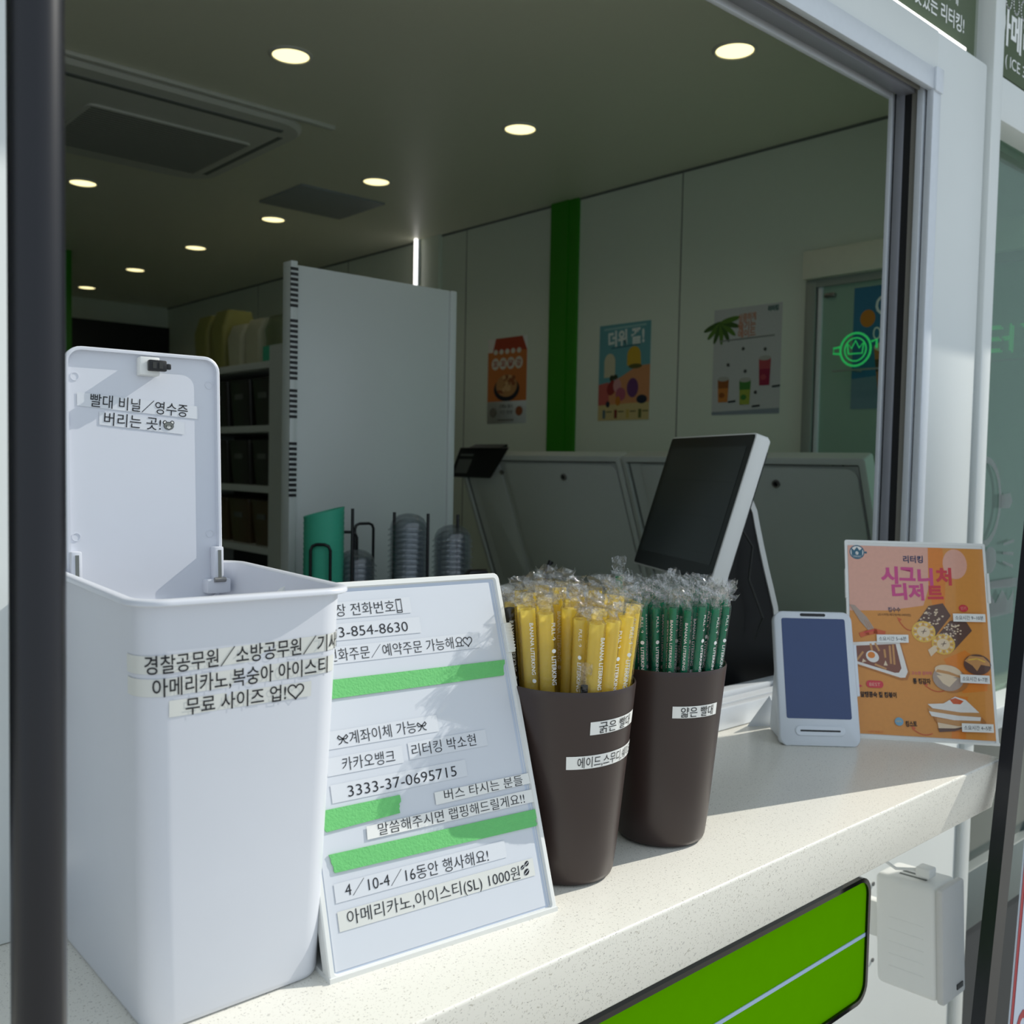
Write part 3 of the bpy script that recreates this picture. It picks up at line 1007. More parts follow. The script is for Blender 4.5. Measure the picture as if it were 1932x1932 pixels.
lone(C1, (-0.0455, 0.031), 0.72, 0.005, 'blackst', 0.25, 1.062, 41, 'black wrapped straw at the left rim of the cup beside the notice stand', 1.5, -128)
lone(C1, (-0.030, -0.050), 0.72, 0.0035, 'blackst', 0.19, 1.058, 42, 'short black straw barely above the rim of the cup of yellow straws', 1.6, -128, False)
lone(C2, (-0.040, 0.028), 0.74, 0.0038, 'green', 0.25, 1.083, 43, 'thin green straw sticking out highest from the rear brown cup', 1.6, -128, False)

# ---------------------------------------------------------------- payment terminal
def make_terminal():
    u = V((0.73, -0.683, 0)).normalized()
    bk = V((-u.y, u.x, 0))
    c = V((1.2685, 0.7365, 1.05))
    tilt = R(20)
    v = V((0, 0, 1)) * math.cos(tilt) + bk * math.sin(tilt)
    o = c - u * 0.0585
    X = frame(o, u, v)
    t = thing('payment_terminal', X, 'white card payment terminal with dark blue screen in front of the orange menu stand', 'payment terminal')
    W, H = 0.117, 0.200
    cx, cy = W / 2, H / 2
    b = MB()
    b.loft([rrect(cx - 0.003, cy - 0.003, 0.012, -0.018, 6, cx, cy), rrect(cx, cy, 0.014, -0.015, 6, cx, cy), rrect(cx, cy, 0.014, -0.002, 6, cx, cy),
            rrect(cx - 0.002, cy - 0.002, 0.012, 0.0, 6, cx, cy)], 'termw', None, True, True)
    clamp_floor(b, tilt).build('housing', t, sharp=50)
    MB().poly(rrect(0.0475, 0.0745, 0.003, 0.0004, 4, cx + 0.000, 0.1145), 'screenb').build('screen', t)
    b = MB().poly(rrect(0.019, 0.0022, 0.002, 0.0004, 5, cx, 0.1945), 'blackg')
    b.build('camera_bar', t)
    b = MB()
    b.loft([rrect(0.036, 0.007, 0.0065, 0.0, 6, cx, 0.0225), rrect(0.036, 0.007, 0.0065, 0.0015, 6, cx, 0.0225), rrect(0.035, 0.006, 0.0055, 0.0022, 6, cx, 0.0225)], 'termw', None, False, True)
    b.box((cx - 0.029, 0.0213, 0.002), (cx + 0.029, 0.0237, 0.0026), 'blackg')
    tag(b.build('card_slot', t), 'pill shaped card slot')
    # wedge foot behind
    inv = X.inverted()
    b = MB()
    prof = [(0.014, 0.0), (0.090, 0.0), (0.094, 0.006), (0.078, 0.095), (0.058, 0.104), (0.026, 0.010)]
    tb = bmesh.new()
    A = [tb.verts.new(inv @ (o + u * 0.006 + bk * d + V((0, 0, h)))) for d, h in prof]
    B = [tb.verts.new(inv @ (o + u * (W - 0.006) + bk * d + V((0, 0, h)))) for d, h in prof]
    tb.faces.new(A); tb.faces.new(B[::-1])
    n = len(prof)
    for i in range(n):
        tb.faces.new((A[i], B[i], B[(i + 1) % n], A[(i + 1) % n]))
    bmesh.ops.recalc_face_normals(tb, faces=tb.faces)
    bmesh.ops.bevel(tb, geom=list(tb.edges), offset=0.002, segments=2, affect='EDGES')
    b._add(tb, 'termw')
    b.build('foot', t)
    # flared rear flap of the stand
    b = MB()
    tri = [(-0.026, 0.104, 0.0), (0.030, 0.112, 0.0), (0.004, 0.092, 0.052)]
    tb = bmesh.new()
    A = [tb.verts.new(inv @ (o + u * a + bk * d + V((0, 0, h)))) for a, d, h in tri]
    B = [tb.verts.new(inv @ (o + u * (a + 0.002) + bk * (d + 0.004) + V((0, 0, h)))) for a, d, h in tri]
    tb.faces.new(A); tb.faces.new(B[::-1])
    for i in range(3):
        tb.faces.new((A[i], B[i], B[(i + 1) % 3], A[(i + 1) % 3]))
    bmesh.ops.recalc_face_normals(tb, faces=tb.faces)
    b._add(tb, 'termw', None, False)
    b.build('stand_flap', t)
    # reader lip on the right edge
    b = MB().box((W, 0.075, -0.014), (W + 0.006, 0.152, -0.006), 'termw', bev=0.0015)
    b.build('card_reader', t)
make_terminal()

# ---------------------------------------------------------------- dessert menu stand
def pm(name, rgb, coat=0.4):
    if name not in M:
        M[name] = mat(name, rgb, 0.4, coat=coat, var=0.06, scale=160)
    return name
def make_menu():
    u = V((0.64, -0.768, 0)).normalized()
    bk = V((-u.y, u.x, 0))
    tilt = R(19.5)
    v = V((0, 0, 1)) * math.cos(tilt) + bk * math.sin(tilt)
    o = V((1.3496, 0.7356, 1.05))
    X = frame(o, u, v)
    W, H = 0.2135, 0.3095
    t = thing('menu_stand', X, 'upright menu stand with orange dessert poster beside the payment terminal', 'menu stand')
    cx, cy = W / 2 - 0.001, H / 2
    b = MB()
    b.loft([rrect(cx, cy, 0.003, -0.004, 3, cx, cy), rrect(cx, cy, 0.003, 0.0, 3, cx, cy), rrect(cx - 0.004, cy - 0.004, 0.002, 0.0, 3, cx, cy), rrect(cx - 0.004, cy - 0.004, 0.002, -0.001, 3, cx, cy)], 'plastg', None, True, True)
    clamp_floor(b, tilt).build('frame', t)
    inv = X.inverted()
    b = MB()
    for pts in ([(0.0, 0.0), (0.10, 0.0), (0.10, 0.003), (0.0, 0.003)],):
        tb = bmesh.new()
        A = [tb.verts.new(inv @ (o + u * 0.0 + bk * d + V((0, 0, h)))) for d, h in pts]
        B = [tb.verts.new(inv @ (o + u * W + bk * d + V((0, 0, h)))) for d, h in pts]
        tb.faces.new(A); tb.faces.new(B[::-1])
        for i in range(4):
            tb.faces.new((A[i], B[i], B[(i + 1) % 4], A[(i + 1) % 4]))
        bmesh.ops.recalc_face_normals(tb, faces=tb.faces)
        b._add(tb, 'plastg')
    b.build('foot', t)
    for x in (-0.0012, W - 0.0035):
        MB().box((x, 0.215, -0.005), (x + 0.0045, 0.262, 0.0012), 'plastg', bev=0.0008).build('clip', t)
    P = MB()
    z = [0.0002]
    def nz():
        z[0] += 0.000018
        return z[0]
    org = pm('print_orange', (214, 142, 58)); pk = pm('print_peach', (222, 166, 146)); mag = pm('print_magenta', (204, 66, 132))
    red = pm('print_red', (206, 46, 60)); blu = pm('print_blue', (28, 92, 116)); crm = pm('print_cream', (226, 202, 170))
    brn = pm('print_brown', (128, 74, 54)); dbr = pm('print_dark_brown', (92, 62, 50)); yel = pm('print_yellow', (226, 182, 74))
    gry = pm('print_grey', (170, 150, 136)); org2 = pm('print_amber', (222, 128, 30)); wht = pm('print_white', (230, 226, 220)); tan = pm('print_tan', (196, 142, 84))
    dor = pm('print_shadow_brown', (178, 112, 46)); ora3 = pm('print_burnt_orange', (206, 88, 36)); cy_ = pm('print_sky', (110, 160, 186)); blk = 'ink'
    P.pg([(0.0045, 0.007), (0.2075, 0.007), (0.2075, 0.3005), (0.0045, 0.3005)], org, nz())
    P.pg([(0.0045, 0.195), (0.06, 0.197), (0.115, 0.207), (0.124, 0.235), (0.126, 0.3005), (0.0045, 0.3005)], pk, nz())
    P.pg([(0.126, 0.3005), (0.124, 0.235), (0.13, 0.2), (0.145, 0.19), (0.15, 0.25), (0.148, 0.3005)], org2, nz())
    P.ell(0.165, 0.275, 0.018, 0.024, pk, nz())
    P.pg([(0.14, 0.125), (0.172, 0.14), (0.205, 0.115), (0.2, 0.08), (0.165, 0.075)], org2, nz())
    P.pg([(0.145, 0.007), (0.165, 0.007), (0.172, 0.07), (0.15, 0.07)], org2, nz())
    # round badge
    P.ell(0.0185, 0.2895, 0.0115, 0.0115, blu, nz()); P.ell(0.0185, 0.2895, 0.0098, 0.0098, wht, nz())
    P.pg([(0.0105, 0.284), (0.0265, 0.284), (0.0272, 0.2965), (0.0225, 0.2925), (0.0185, 0.298), (0.0145, 0.2925), (0.0098, 0.2965)], blu, nz())
    P.ell(0.0185, 0.288, 0.0022, 0.0028, wht, nz()); P.line([(0.0178, 0.2862), (0.0192, 0.2898)], 0.0006, blu, nz())
    P.ell(0.0185, 0.2895, 0.0100, 0.0100, blu, nz(), a0=215, a1=325); P.text('LITERKING', (0.0125, 0.2822), (0.0245, 0.2822), 0.0026, wht, nz())
    P.ell(0.0318, 0.2892, 0.0020, 0.0018, blu, nz())
    P.text('리터킹', (0.088, 0.2803), (0.1179, 0.2808), 0.0125, 'inkb', nz(), bold=0.03)
    for ch, a, c_, y in (('시', 0.0533, 0.0795, 0.254), ('그', 0.0812, 0.1055, 0.256), ('니', 0.1085, 0.1315, 0.253), ('처', 0.1355, 0.1591, 0.2545)):
        P.text(ch, (a, y), (c_, y), 0.0285, mag if ch != '처' else red, nz(), bold=0.045)
    for ch, a, c_ in (('디', 0.0691, 0.0915), ('저', 0.0935, 0.1165), ('트', 0.1215, 0.145)):
        P.text(ch, (a, 0.2275), (c_, 0.2285), 0.0270, mag if ch != '트' else red, nz(), bold=0.045)
    P.text('킹수수', (0.0622, 0.1985), (0.0806, 0.199), 0.0085, 'inkb', nz(), bold=0.02)
    P.text('(소시지맛/체다맛/허니버터맛)', (0.0468, 0.1903), (0.0957, 0.191), 0.0045, blk, nz())
    # arrows
    def arrow(x0, y0, x1, y1, bend):
        pts = []
        for i in range(9):
            q = i / 8
            pts.append((x0 + (x1 - x0) * q, y0 + (y1 - y0) * q - bend * 4 * q * (1 - q)))
        P.line(pts, 0.0014, ora3, nz())
        P.pg([(x1 - 0.002, y1 + 0.004), (x1 + 0.005, y1 + 0.001), (x1 + 0.001, y1 - 0.003)], ora3, nz())
    arrow(0.098, 0.168, 0.077, 0.183, 0.006)
    arrow(0.139, 0.0775, 0.111, 0.0845, 0.005)
    arrow(0.118, 0.0125, 0.09, 0.0185, 0.005)
    # corn cobs
    rg = random.Random(3)
    for (x, y, dx, dy, r_) in ((0.113, 0.166, 0.022, 0.030, 0.0175), (0.141, 0.148, 0.024, 0.026, 0.017)):
        P.pg([(x - r_ * 0.8 + dx * 0.9 + r_ * 0.2, y + r_ * 0.6 + dy), (x - r_, y + 0.002), (x + r_ * 0.7, y - r_ * 0.7), (x + r_ * 1.1 + dx, y - r_ * 0.2 + dy), (x + r_ * 0.5 + dx, y + r_ * 0.9 + dy)], dbr, nz())
        zz = nz()
        for k in range(45):
            q, s = rg.random(), rg.uniform(-0.8, 0.8)
            P.ell(x + dx * q + s * r_ * 0.75, y + dy * q + s * r_ * -0.45 + 0.005, 0.0016, 0.0012, crm if k % 3 else gry, zz + k * 1e-6, n=6)
        P.ell(x, y, r_, r_ * 0.95, yel, nz())
        P.ell(x, y, r_ * 0.55, r_ * 0.5, crm, nz())
        zz = nz()
        for k in range(16):
            a = k * 22.5
            P.ell(x + r_ * 0.72 * math.cos(R(a)), y + r_ * 0.68 * math.sin(R(a)), 0.0026, 0.0017, crm if k % 2 else tan, zz, rot=a, n=8)
        P.line([(x - 0.003, y), (x + 0.004, y + 0.001)], 0.001, dbr, nz())
        P.line([(x - 0.001, y - 0.003), (x + 0.002, y + 0.004)], 0.001, dbr, nz())
    P.pg([(0.118, 0.138), (0.128, 0.146), (0.132, 0.138), (0.122, 0.128)], crm, nz())
    P.ell(0.1734, 0.2050, 0.0068, 0.0056, red, nz()); P.text('인기', (0.1695, 0.2050), (0.1773, 0.2052), 0.006, pk, nz())
    # fork and sausage
    P.pg([(0.0045, 0.2045), (0.012, 0.2035), (0.030, 0.185), (0.040, 0.168), (0.031, 0.165), (0.020, 0.178)], gry, nz())
    for k in range(3):
        P.line([(0.026 + 0.003 * k, 0.180 - 0.0008 * k), (0.031 + 0.003 * k, 0.168)], 0.0006, dor, nz())
    P.line([(0.021, 0.1572), (0.029, 0.1605), (0.042, 0.1635), (0.054, 0.161)], 0.0075, ora3, nz())
    P.line([(0.025, 0.1605), (0.040, 0.1652)], 0.0015, red, nz())
    # tray with stew
    P.pg([(0.0045, 0.141), (0.078, 0.149), (0.090, 0.100), (0.086, 0.091), (0.078, 0.090), (0.0045, 0.112)], dor, nz())
    P.pg([(0.0045, 0.1445), (0.076, 0.151), (0.087, 0.103), (0.083, 0.094), (0.076, 0.0935), (0.0045, 0.114)], wht, nz())
    P.pg([(0.0045, 0.139), (0.071, 0.145), (0.078, 0.108), (0.074, 0.101), (0.068, 0.1005), (0.0045, 0.118)], brn, nz())
    for (x0, y0, x1, y1) in ((0.012, 0.116, 0.022, 0.13), (0.034, 0.143, 0.036, 0.132), (0.041, 0.144, 0.046, 0.134), (0.062, 0.141, 0.063, 0.115), (0.067, 0.143, 0.068, 0.114), (0.054, 0.135, 0.055, 0.124), (0.04, 0.112, 0.055, 0.106)):
        P.line([(x0, y0), (x1, y1)], 0.003, tan, nz())
    P.pg([(0.052, 0.111), (0.058, 0.111), (0.055, 0.119)], crm, nz()); P.pg([(0.02, 0.114), (0.027, 0.116), (0.022, 0.12)], crm, nz())
    P.ell(0.036, 0.124, 0.010, 0.0085, wht, nz(), rot=-35); P.ell(0.0345, 0.1262, 0.0055, 0.005, org2, nz())
    P.loft([rrect(0.0125, 0.0055, 0.005, 0, 5, 0.038, 0.0818)], red) if False else P.pg([(p[0], p[1]) for p in rrect(0.0125, 0.0055, 0.005, 0, 5, 0.038, 0.0818)], red, nz())
    P.text('BEST', (0.030, 0.0815), (0.046, 0.082), 0.007, pk, nz())
    P.pg([(0.014, 0.081), (0.020, 0.078), (0.015, 0.076)], red, nz())
    P.text('알땡콩숙 킬 킹볶이', (0.0165, 0.0655), (0.069, 0.0669), 0.0092, blk, nz(), bold=0.03)
    P.text('통 킹감자', (0.0938, 0.0895), (0.1194, 0.0901), 0.0092, blk, nz(), bold=0.03)
    P.text('고소한 감자맛', (0.092, 0.1015), (0.122, 0.1025), 0.0055, mag, nz())
    # potatoes
    P.ell(0.150, 0.093, 0.024, 0.018, dor, nz()); P.ell(0.145, 0.0965, 0.0225, 0.0195, gry, nz()); P.ell(0.145, 0.107, 0.019, 0.009, crm, nz(), rot=-8)
    P.pg([(0.127, 0.105), (0.146, 0.102), (0.166, 0.096), (0.164, 0.100), (0.146, 0.1065), (0.13, 0.109)], tan, nz())
    P.pg([(0.128, 0.1), (0.145, 0.0995), (0.158, 0.096), (0.146, 0.083), (0.137, 0.088)], crm, nz())
    P.ell(0.188, 0.119, 0.0195, 0.0155, dbr, nz())
    P.pg([(0.170, 0.124), (0.178, 0.132), (0.197, 0.131), (0.206, 0.122), (0.206, 0.117), (0.193, 0.119), (0.187, 0.109), (0.181, 0.117)], tan, nz())
    P.line([(0.176, 0.1255), (0.188, 0.128), (0.199, 0.1235)], 0.002, yel, nz())
    # sandwiches
    P.ell(0.158, 0.034, 0.037, 0.016, dor, nz(), rot=-5)
    P.pg([(0.113, 0.056), (0.136, 0.058), (0.153, 0.069), (0.168, 0.065), (0.186, 0.047), (0.16, 0.046), (0.12, 0.05)], wht, nz())
    P.pg([(0.145, 0.064), (0.153, 0.067), (0.165, 0.063), (0.16, 0.058), (0.150, 0.058)], ora3, nz())
    P.pg([(0.113, 0.05), (0.16, 0.046), (0.186, 0.047), (0.188, 0.041), (0.155, 0.041), (0.115, 0.045)], tan, nz())
    P.pg([(0.114, 0.0455), (0.155, 0.041), (0.188, 0.0405), (0.187, 0.035), (0.15, 0.034), (0.118, 0.0385)], wht, nz())
    P.pg([(0.125, 0.036), (0.155, 0.0335), (0.187, 0.035), (0.187, 0.03), (0.155, 0.026), (0.126, 0.03)], tan, nz())
    P.pg([(0.126, 0.0295), (0.155, 0.0255), (0.18, 0.03), (0.15, 0.022), (0.127, 0.021)], crm, nz())
    P.pg([(0.126, 0.021), (0.15, 0.022), (0.172, 0.027), (0.15, 0.018), (0.128, 0.0155)], dbr, nz())
    P.ell(0.0709, 0.0275, 0.0062, 0.0062, cy_, nz()); P.text('NEW', (0.067, 0.0278), (0.0748, 0.028), 0.004, yel, nz())
    P.text('킹스토', (0.0802, 0.0248), (0.0965, 0.0255), 0.0092, blk, nz(), bold=0.03)
    P.text('※ 포장 가능합니다', (0.026, 0.0105), (0.0475, 0.0105), 0.0032, ora3, nz())
    P.pg([(0.187, 0.2), (0.1895, 0.2), (0.205, 0.025), (0.198, 0.025)], org2, nz()) if False else None
    po = P.build('poster', t, smooth=False)
    for (x0, y0, x1, y1, tx) in ((0.1568, 0.1895, 0.2037, 0.1905, '소요시간 9~10분'), (0.043, 0.1518, 0.0898, 0.1535, '소요시간 5~6분'), (0.1618, 0.0966, 0.2037, 0.0966, '소요시간 6~7분'), (0.1597, 0.0238, 0.2044, 0.0248, '소요시간 4~5분')):
        b = MB()
        h = 0.0062
        b.pg([(x0, y0 - h), (x1, y1 - h), (x1, y1 + h), (x0, y0 + h)], 'stripw', 0.0034)
        b.text(tx, (x0 + 0.003, y0), (x1 - 0.003, y1), 0.0072, 'ink', 0.0036)
        b.build('label_strip', po)
make_menu()

# ---------------------------------------------------------------- black post at the left edge
b = MB()
b.lathe([(0.0135, 0), (0.0135, 2.9)], 'blackpole', T(0.1500, 0.5350, 0), 32, True, True)
b.lathe([(0.05, 0), (0.05, 0.008), (0.016, 0.012)], 'blackpole', T(0.1500, 0.5350, 0), 32, True, True)
tag(b.build('awning_post'), 'black round upright post at the left edge in front of the worktop', 'post')

# ---------------------------------------------------------------- banner stand at the right edge
def make_banner():
    t = thing('banner_stand', T(1.30, 0.525, 0), 'tall black framed banner stand at the right edge in front of the worktop corner', 'banner')
    TOP = 1.55
    def bar(x0, x1, w, y0, y1, m='blackpole'):
        tb = bmesh.new()
        A = [tb.verts.new(p) for p in ((x0, y0, 0), (x0 + w, y0, 0), (x0 + w, y1, 0), (x0, y1, 0))]
        B = [tb.verts.new(p) for p in ((x1, y0, TOP), (x1 + w, y0, TOP), (x1 + w, y1, TOP), (x1, y1, TOP))]
        tb.faces.new(A[::-1]); tb.faces.new(B)
        for i in range(4):
            tb.faces.new((A[i], A[(i + 1) % 4], B[(i + 1) % 4], B[i]))
        b2 = MB()
        b2._add(tb, m)
        return b2
    sl = lambda z: -0.069 + 0.1543 * z
    bar(sl(0), sl(TOP), 0.036, -0.005, 0.013).build('post', t)
    bar(0.78, 0.70, 0.036, -0.005, 0.013).build('post', t)
    MB().box((sl(TOP), -0.004, TOP - 0.03), (0.736, 0.012, TOP), 'blackpole').build('rail', t)
    M['bannerw'] = mat('banner_white', (206, 216, 232), 0.5)
    M['bannerr'] = mat('banner_red', (176, 52, 60), 0.5)
    b2 = MB()
    pl = lambda z: 0.125 + 0.109 * z
    Xf = frame((0, 0.019, 0), (1, 0, 0), (0, 0, 1))
    L = [(pl(0.06), 0.06), (0.76, 0.06), (0.70, TOP - 0.04), (pl(TOP - 0.04), TOP - 0.04)]
    b2.prism(L, -0.003, -0.0006, 'bannerw', Xf)
    b2.pg(L, 'bannerr', 0.0, Xf)
    b2.pg([(pl(0.06) + 0.010, 0.072), (0.75, 0.072), (0.69, TOP - 0.052), (pl(TOP - 0.04) + 0.010, TOP - 0.052)], 'bannerw', 0.0006, Xf)
    b2.text('아메리카노', (0.212, 0.60), (0.70, 0.60), 0.11, 'bannerr', 0.0012, Xf, 0.02)
    b2.text('신메뉴', (0.28, 1.2), (0.66, 1.2), 0.16, 'bannerr', 0.0012, Xf, 0.02)
    b2.build('poster', t)
make_banner()

# ---------------------------------------------------------------- wall loudspeaker under the worktop
def make_speaker():
    X = Matrix.Translation((1.5, 0.646, 0.617)) @ Matrix.Rotation(R(-3), 4, 'X')
    t = thing('wall_speaker', X, 'small white loudspeaker mounted on the wall under the right end of the worktop', 'loudspeaker')
    b = MB()
    b.box((0, 0.008, 0), (0.078, 0.112, 0.182), 'plastg', bev=0.011, seg=4)
    b.build('cabinet', t, sharp=50)
    M['grille'] = mat('speaker_grille', (214, 214, 212), 0.6, bump=0.6, bscale=1400)
    b = MB().prism([(p[0], p[1]) for p in rrect(0.0395, 0.0915, 0.006, 0, 4, 0.039, 0.091)], 0.0, 0.012, 'grille', frame((0, 0.010, 0), (1, 0, 0), (0, 0, 1)), bev=0.004)
    b.build('grille', t)
    MB().box((0.045, -0.0035, 0.012), (0.066, -0.0015, 0.020), 'black').build('badge', t)
    for k in range(5):
        MB().box((-0.0006, 0.03, 0.035 + 0.02 * k), (0.0002, 0.088, 0.0362 + 0.02 * k), 'plastg').build('rib', t)
    for k in range(3):
        MB().box((0.022 + k * 0.014, 0.035, 0.1818), (0.027 + k * 0.014, 0.08, 0.1826), 'mid').build('slot', t)
    b = MB()
    b.box((0.030, 0.11, 0.06), (0.05, 0.204, 0.12), 'plastg', bev=0.003)
    b.build('bracket', t)
    tag(MB().box((1.515, 0.682, 0.803), (1.540, 0.706, 0.818), 'plastg', bev=0.003).build('cable_plug'), 'white plug lying on top of the small loudspeaker', 'plug')
    pts = [(1.527, 0.70, 0.811), (1.51, 0.735, 0.806), (1.49, 0.77, 0.83), (1.47, 0.80, 0.90), (1.46, 0.845, 0.95)]
    tag(MB().tube(pts, 0.0025, 'plastg').build('speaker_cable'), 'thin white cable running from the loudspeaker up to the wall', 'cable')
make_speaker()
for i, (x, z, lb) in enumerate(((1.66, 0.70, 'upper grey screw in the white wall left of the loudspeaker'), (1.668, 0.555, 'lower grey screw in the white wall left of the loudspeaker'))):
    tag(MB().lathe([(0.004, 0), (0.004, 0.002), (0.002, 0.003)], 'metal', frame((x, YF, z), (1, 0, 0), (0, 0, 1)), 12, False, True).build('screw'), lb, 'screw')

# ================================================================== INSIDE THE SHOP
# work table by the window
b = MB()
b.box((-0.4, 0.985, 0.97), (1.72, 1.42, 1.0), 'dark', bev=0.003)
b.box((-0.4, 1.0, 0.0), (1.72, 1.40, 0.97), 'dark')
tag(b.build('service_table'), 'dark service table just inside the window carrying the till', 'table')
b = MB()
b.box((0.62, 1.50, 0.99), (1.60, 2.10, 1.02), 'dark', bev=0.003)
b.box((0.64, 1.52, 0.0), (1.58, 2.08, 0.99), 'mid')
tag(b.build('rear_table'), 'grey table carrying the white partition board and lid rack', 'table')

# till (pos)
def make_till():
    u = V((0.465, 0.885, 0)).normalized()
    h = V((u.y, -u.x, 0))
    v = V((0, 0, 1)) * math.cos(R(17)) + h * math.sin(R(17))
    Br = V((1.347, 1.0, 1.254))
    base = V((1.50, 1.14, 1.0))
    t = thing('till', T(base.x, base.y, base.z), 'touchscreen till with dark screen and white edge behind the window', 'till')
    W, H, D = 0.362, 0.272, 0.03
    o = Br + u * W - base
    X = frame(o, -u, v)                                       # local x towards the camera side, z = screen normal
    cx, cy = W / 2, H / 2
    b = MB()
    b.loft([rrect(cx - 0.004, cy - 0.004, 0.006, -D, 4, cx, cy), rrect(cx, cy, 0.009, -D + 0.006, 4, cx, cy), rrect(cx, cy, 0.009, -0.001, 4, cx, cy), rrect(cx - 0.001, cy - 0.001, 0.008, 0, 4, cx, cy)], 'plastg', None, True, True)
    b.box((0.02, 0.03, -D - 0.012), (W - 0.02, H - 0.02, -D), 'black', bev=0.004)
    mon = b.build('monitor', t, X, sharp=50)
    MB().poly(rrect(cx - 0.003, cy - 0.003, 0.006, 0.0006, 4, cx, cy), 'bezel').build('bezel', mon)
    b = MB().poly(rrect(cx - 0.022, cy - 0.028, 0.001, 0.001, 2, cx, cy + 0.004), 'screen')
    for k in range(9):
        b.box((0.03, 0.05 + k * 0.022, 0.001), (W - 0.03, 0.0504 + k * 0.022, 0.0012), 'bezel') if k % 3 == 0 else None
    b.build('screen', mon)
    # arched stand in the (h, z) plane
    pos = Br - base
    def sp(a, d, z):
        return pos + u * a + h * d + V((0, 0, z - Br.z))
    out = [(0.120, 1.405), (0.136, 1.398), (0.147, 1.375), (0.153, 1.349), (0.163, 1.310), (0.174, 1.27), (0.186, 1.23), (0.196, 1.195), (0.204, 1.13), (0.207, 1.0)]
    inn = [(d - 0.009, z - 0.004) for d, z in out]
    for nm, m, prof, a0, a1 in (('stand_shell', 'plastg', out + inn[::-1], 0.118, 0.26), ('stand', 'black', [(0.06, 1.0), (0.06, 1.15), (0.085, 1.30), (0.115, 1.398)] + inn + [(0.19, 1.0)], 0.122, 0.256)):
        tb = bmesh.new()
        A = [tb.verts.new(sp(a0, d, z)) for d, z in prof]
        B = [tb.verts.new(sp(a1, d, z)) for d, z in prof]
        tb.faces.new(A); tb.faces.new(B[::-1])
        n = len(prof)
        for i in range(n):
            tb.faces.new((A[i], B[i], B[(i + 1) % n], A[(i + 1) % n]))
        bmesh.ops.recalc_face_normals(tb, faces=tb.faces)
        b = MB()
        b._add(tb, m)
        b.build(nm, t)
    b = MB()
    Xb = frame(sp(0.05, 0.035, 1.0), u, h)
    b.box((0, 0, 0), (0.25, 0.17, 0.135), 'black', Xb, bev=0.008)
    b.build('base', t)
    b = MB()
    b.tube([sp(0.11, 0.10, 1.36), sp(0.10, 0.13, 1.31), sp(0.10, 0.125, 1.25), sp(0.09, 0.15, 1.18), sp(0.10, 0.14, 1.14)], 0.0022, 'dark')
    b.build('cable', t)
make_till()
b = MB().sphere((0, 0, 0.0), 0.04, 'blackg', None, (1.3, 1.0, 0.8), 24, 14)
o = tag(b.build('computer_mouse', None, T(1.472, 1.0, 1.032)), 'glossy black rounded mouse on the service table below the till', 'mouse')

# partition board
b = MB()
b.box((1.085, 1.95, 1.02), (1.515, 1.975, 1.885), 'board', bev=0.002)
pb = tag(b.build('partition_board'), 'large white upright partition board behind the lid rack', 'partition')
MB().box((1.515, 1.944, 1.02), (1.535, 1.981, 1.885), 'board', bev=0.003).build('edge_profile', pb)
MB().box((1.068, 1.944, 1.02), (1.085, 1.981, 1.892), 'board', bev=0.002).build('edge_profile', pb)
b = MB()
for z0, z1 in ((1.79, 1.88), (1.63, 1.765), (1.545, 1.61), (1.37, 1.49)):
    z = z0
    while z < z1:
        b.box((1.0665, 1.9425, z), (1.0855, 1.9437, z + 0.0065), 'black' if z0 < 1.75 else M['dark'])
        z += 0.0115
b.build('slot_row', pb)

# lid and sleeve rack
def rack():
    t = thing('wire_rack', T(1.10, 1.72, 1.02), 'black wire rack holding clear lids and teal sleeves before the partition', 'rack')
    r = 0.0033
    def wire(pts, nm='wire'):
        MB().tube(pts, r, 'black', None, 8).build(nm, t)
    def hoop(x, y, w, h, d=(1, 0)):
        a = 0.012
        wire([(x, y, 0), (x, y, h - a), (x + d[0] * a * 0.3, y + d[1] * a * 0.3, h - a * 0.3), (x + d[0] * a, y + d[1] * a, h), (x + d[0] * (w - a), y + d[1] * (w - a), h),
              (x + d[0] * (w - a * 0.3), y + d[1] * (w - a * 0.3), h - a * 0.3), (x + d[0] * w, y + d[1] * w, h - a), (x + d[0] * w, y + d[1] * w, 0)])
    hoop(-0.100, 0.010, 0.040, 0.262, (0.75, -0.66))
    hoop(-0.01, 0.08, 0.055, 0.280, (0.85, -0.5))
    hoop(0.10, 0.16, 0.05, 0.290, (1, 0))
    wire([(-0.022, -0.022, 0), (-0.022, -0.022, 0.335)])
    wire([(0.055, -0.06, 0), (0.055, -0.06, 0.328)])
    wire([(0.112, -0.10, 0), (0.112, -0.10, 0.326)])
    wire([(0.163, -0.135, 0), (0.163, -0.135, 0.325)])
    wire([(-0.1, 0.01, 0.004), (0.163, -0.135, 0.004), (0.2, 0.06, 0.004), (-0.01, 0.10, 0.004), (-0.1, 0.01, 0.004)])
rack()
def lid_mesh():
    b = MB()
    b.lathe([(0.0425, 0.0), (0.043, 0.002), (0.0415, 0.004), (0.039, 0.005), (0.037, 0.016), (0.031, 0.026), (0.020, 0.033), (0.008, 0.036)], 'lidclr', None, 28)
    return b.mesh('dome_cover')
lm = lid_mesh()
for (x, y, n, where) in ((1.112, 1.735, 19, 'left'), (1.108, 1.64, 11, 'front'), (1.188, 1.655, 26, 'tall middle'), (1.262, 1.60, 24, 'right')):
    for k in range(n):
        o = bpy.data.objects.new('dome_cover', lm)
        COL.objects.link(o)
        o.location = (x, y, 1.029 + 0.0112 * k)
        tag(o, 'clear domed cup lid in the %s stack of the black wire rack' % where, 'cup lid', 'clear lids in the %s stack' % where)
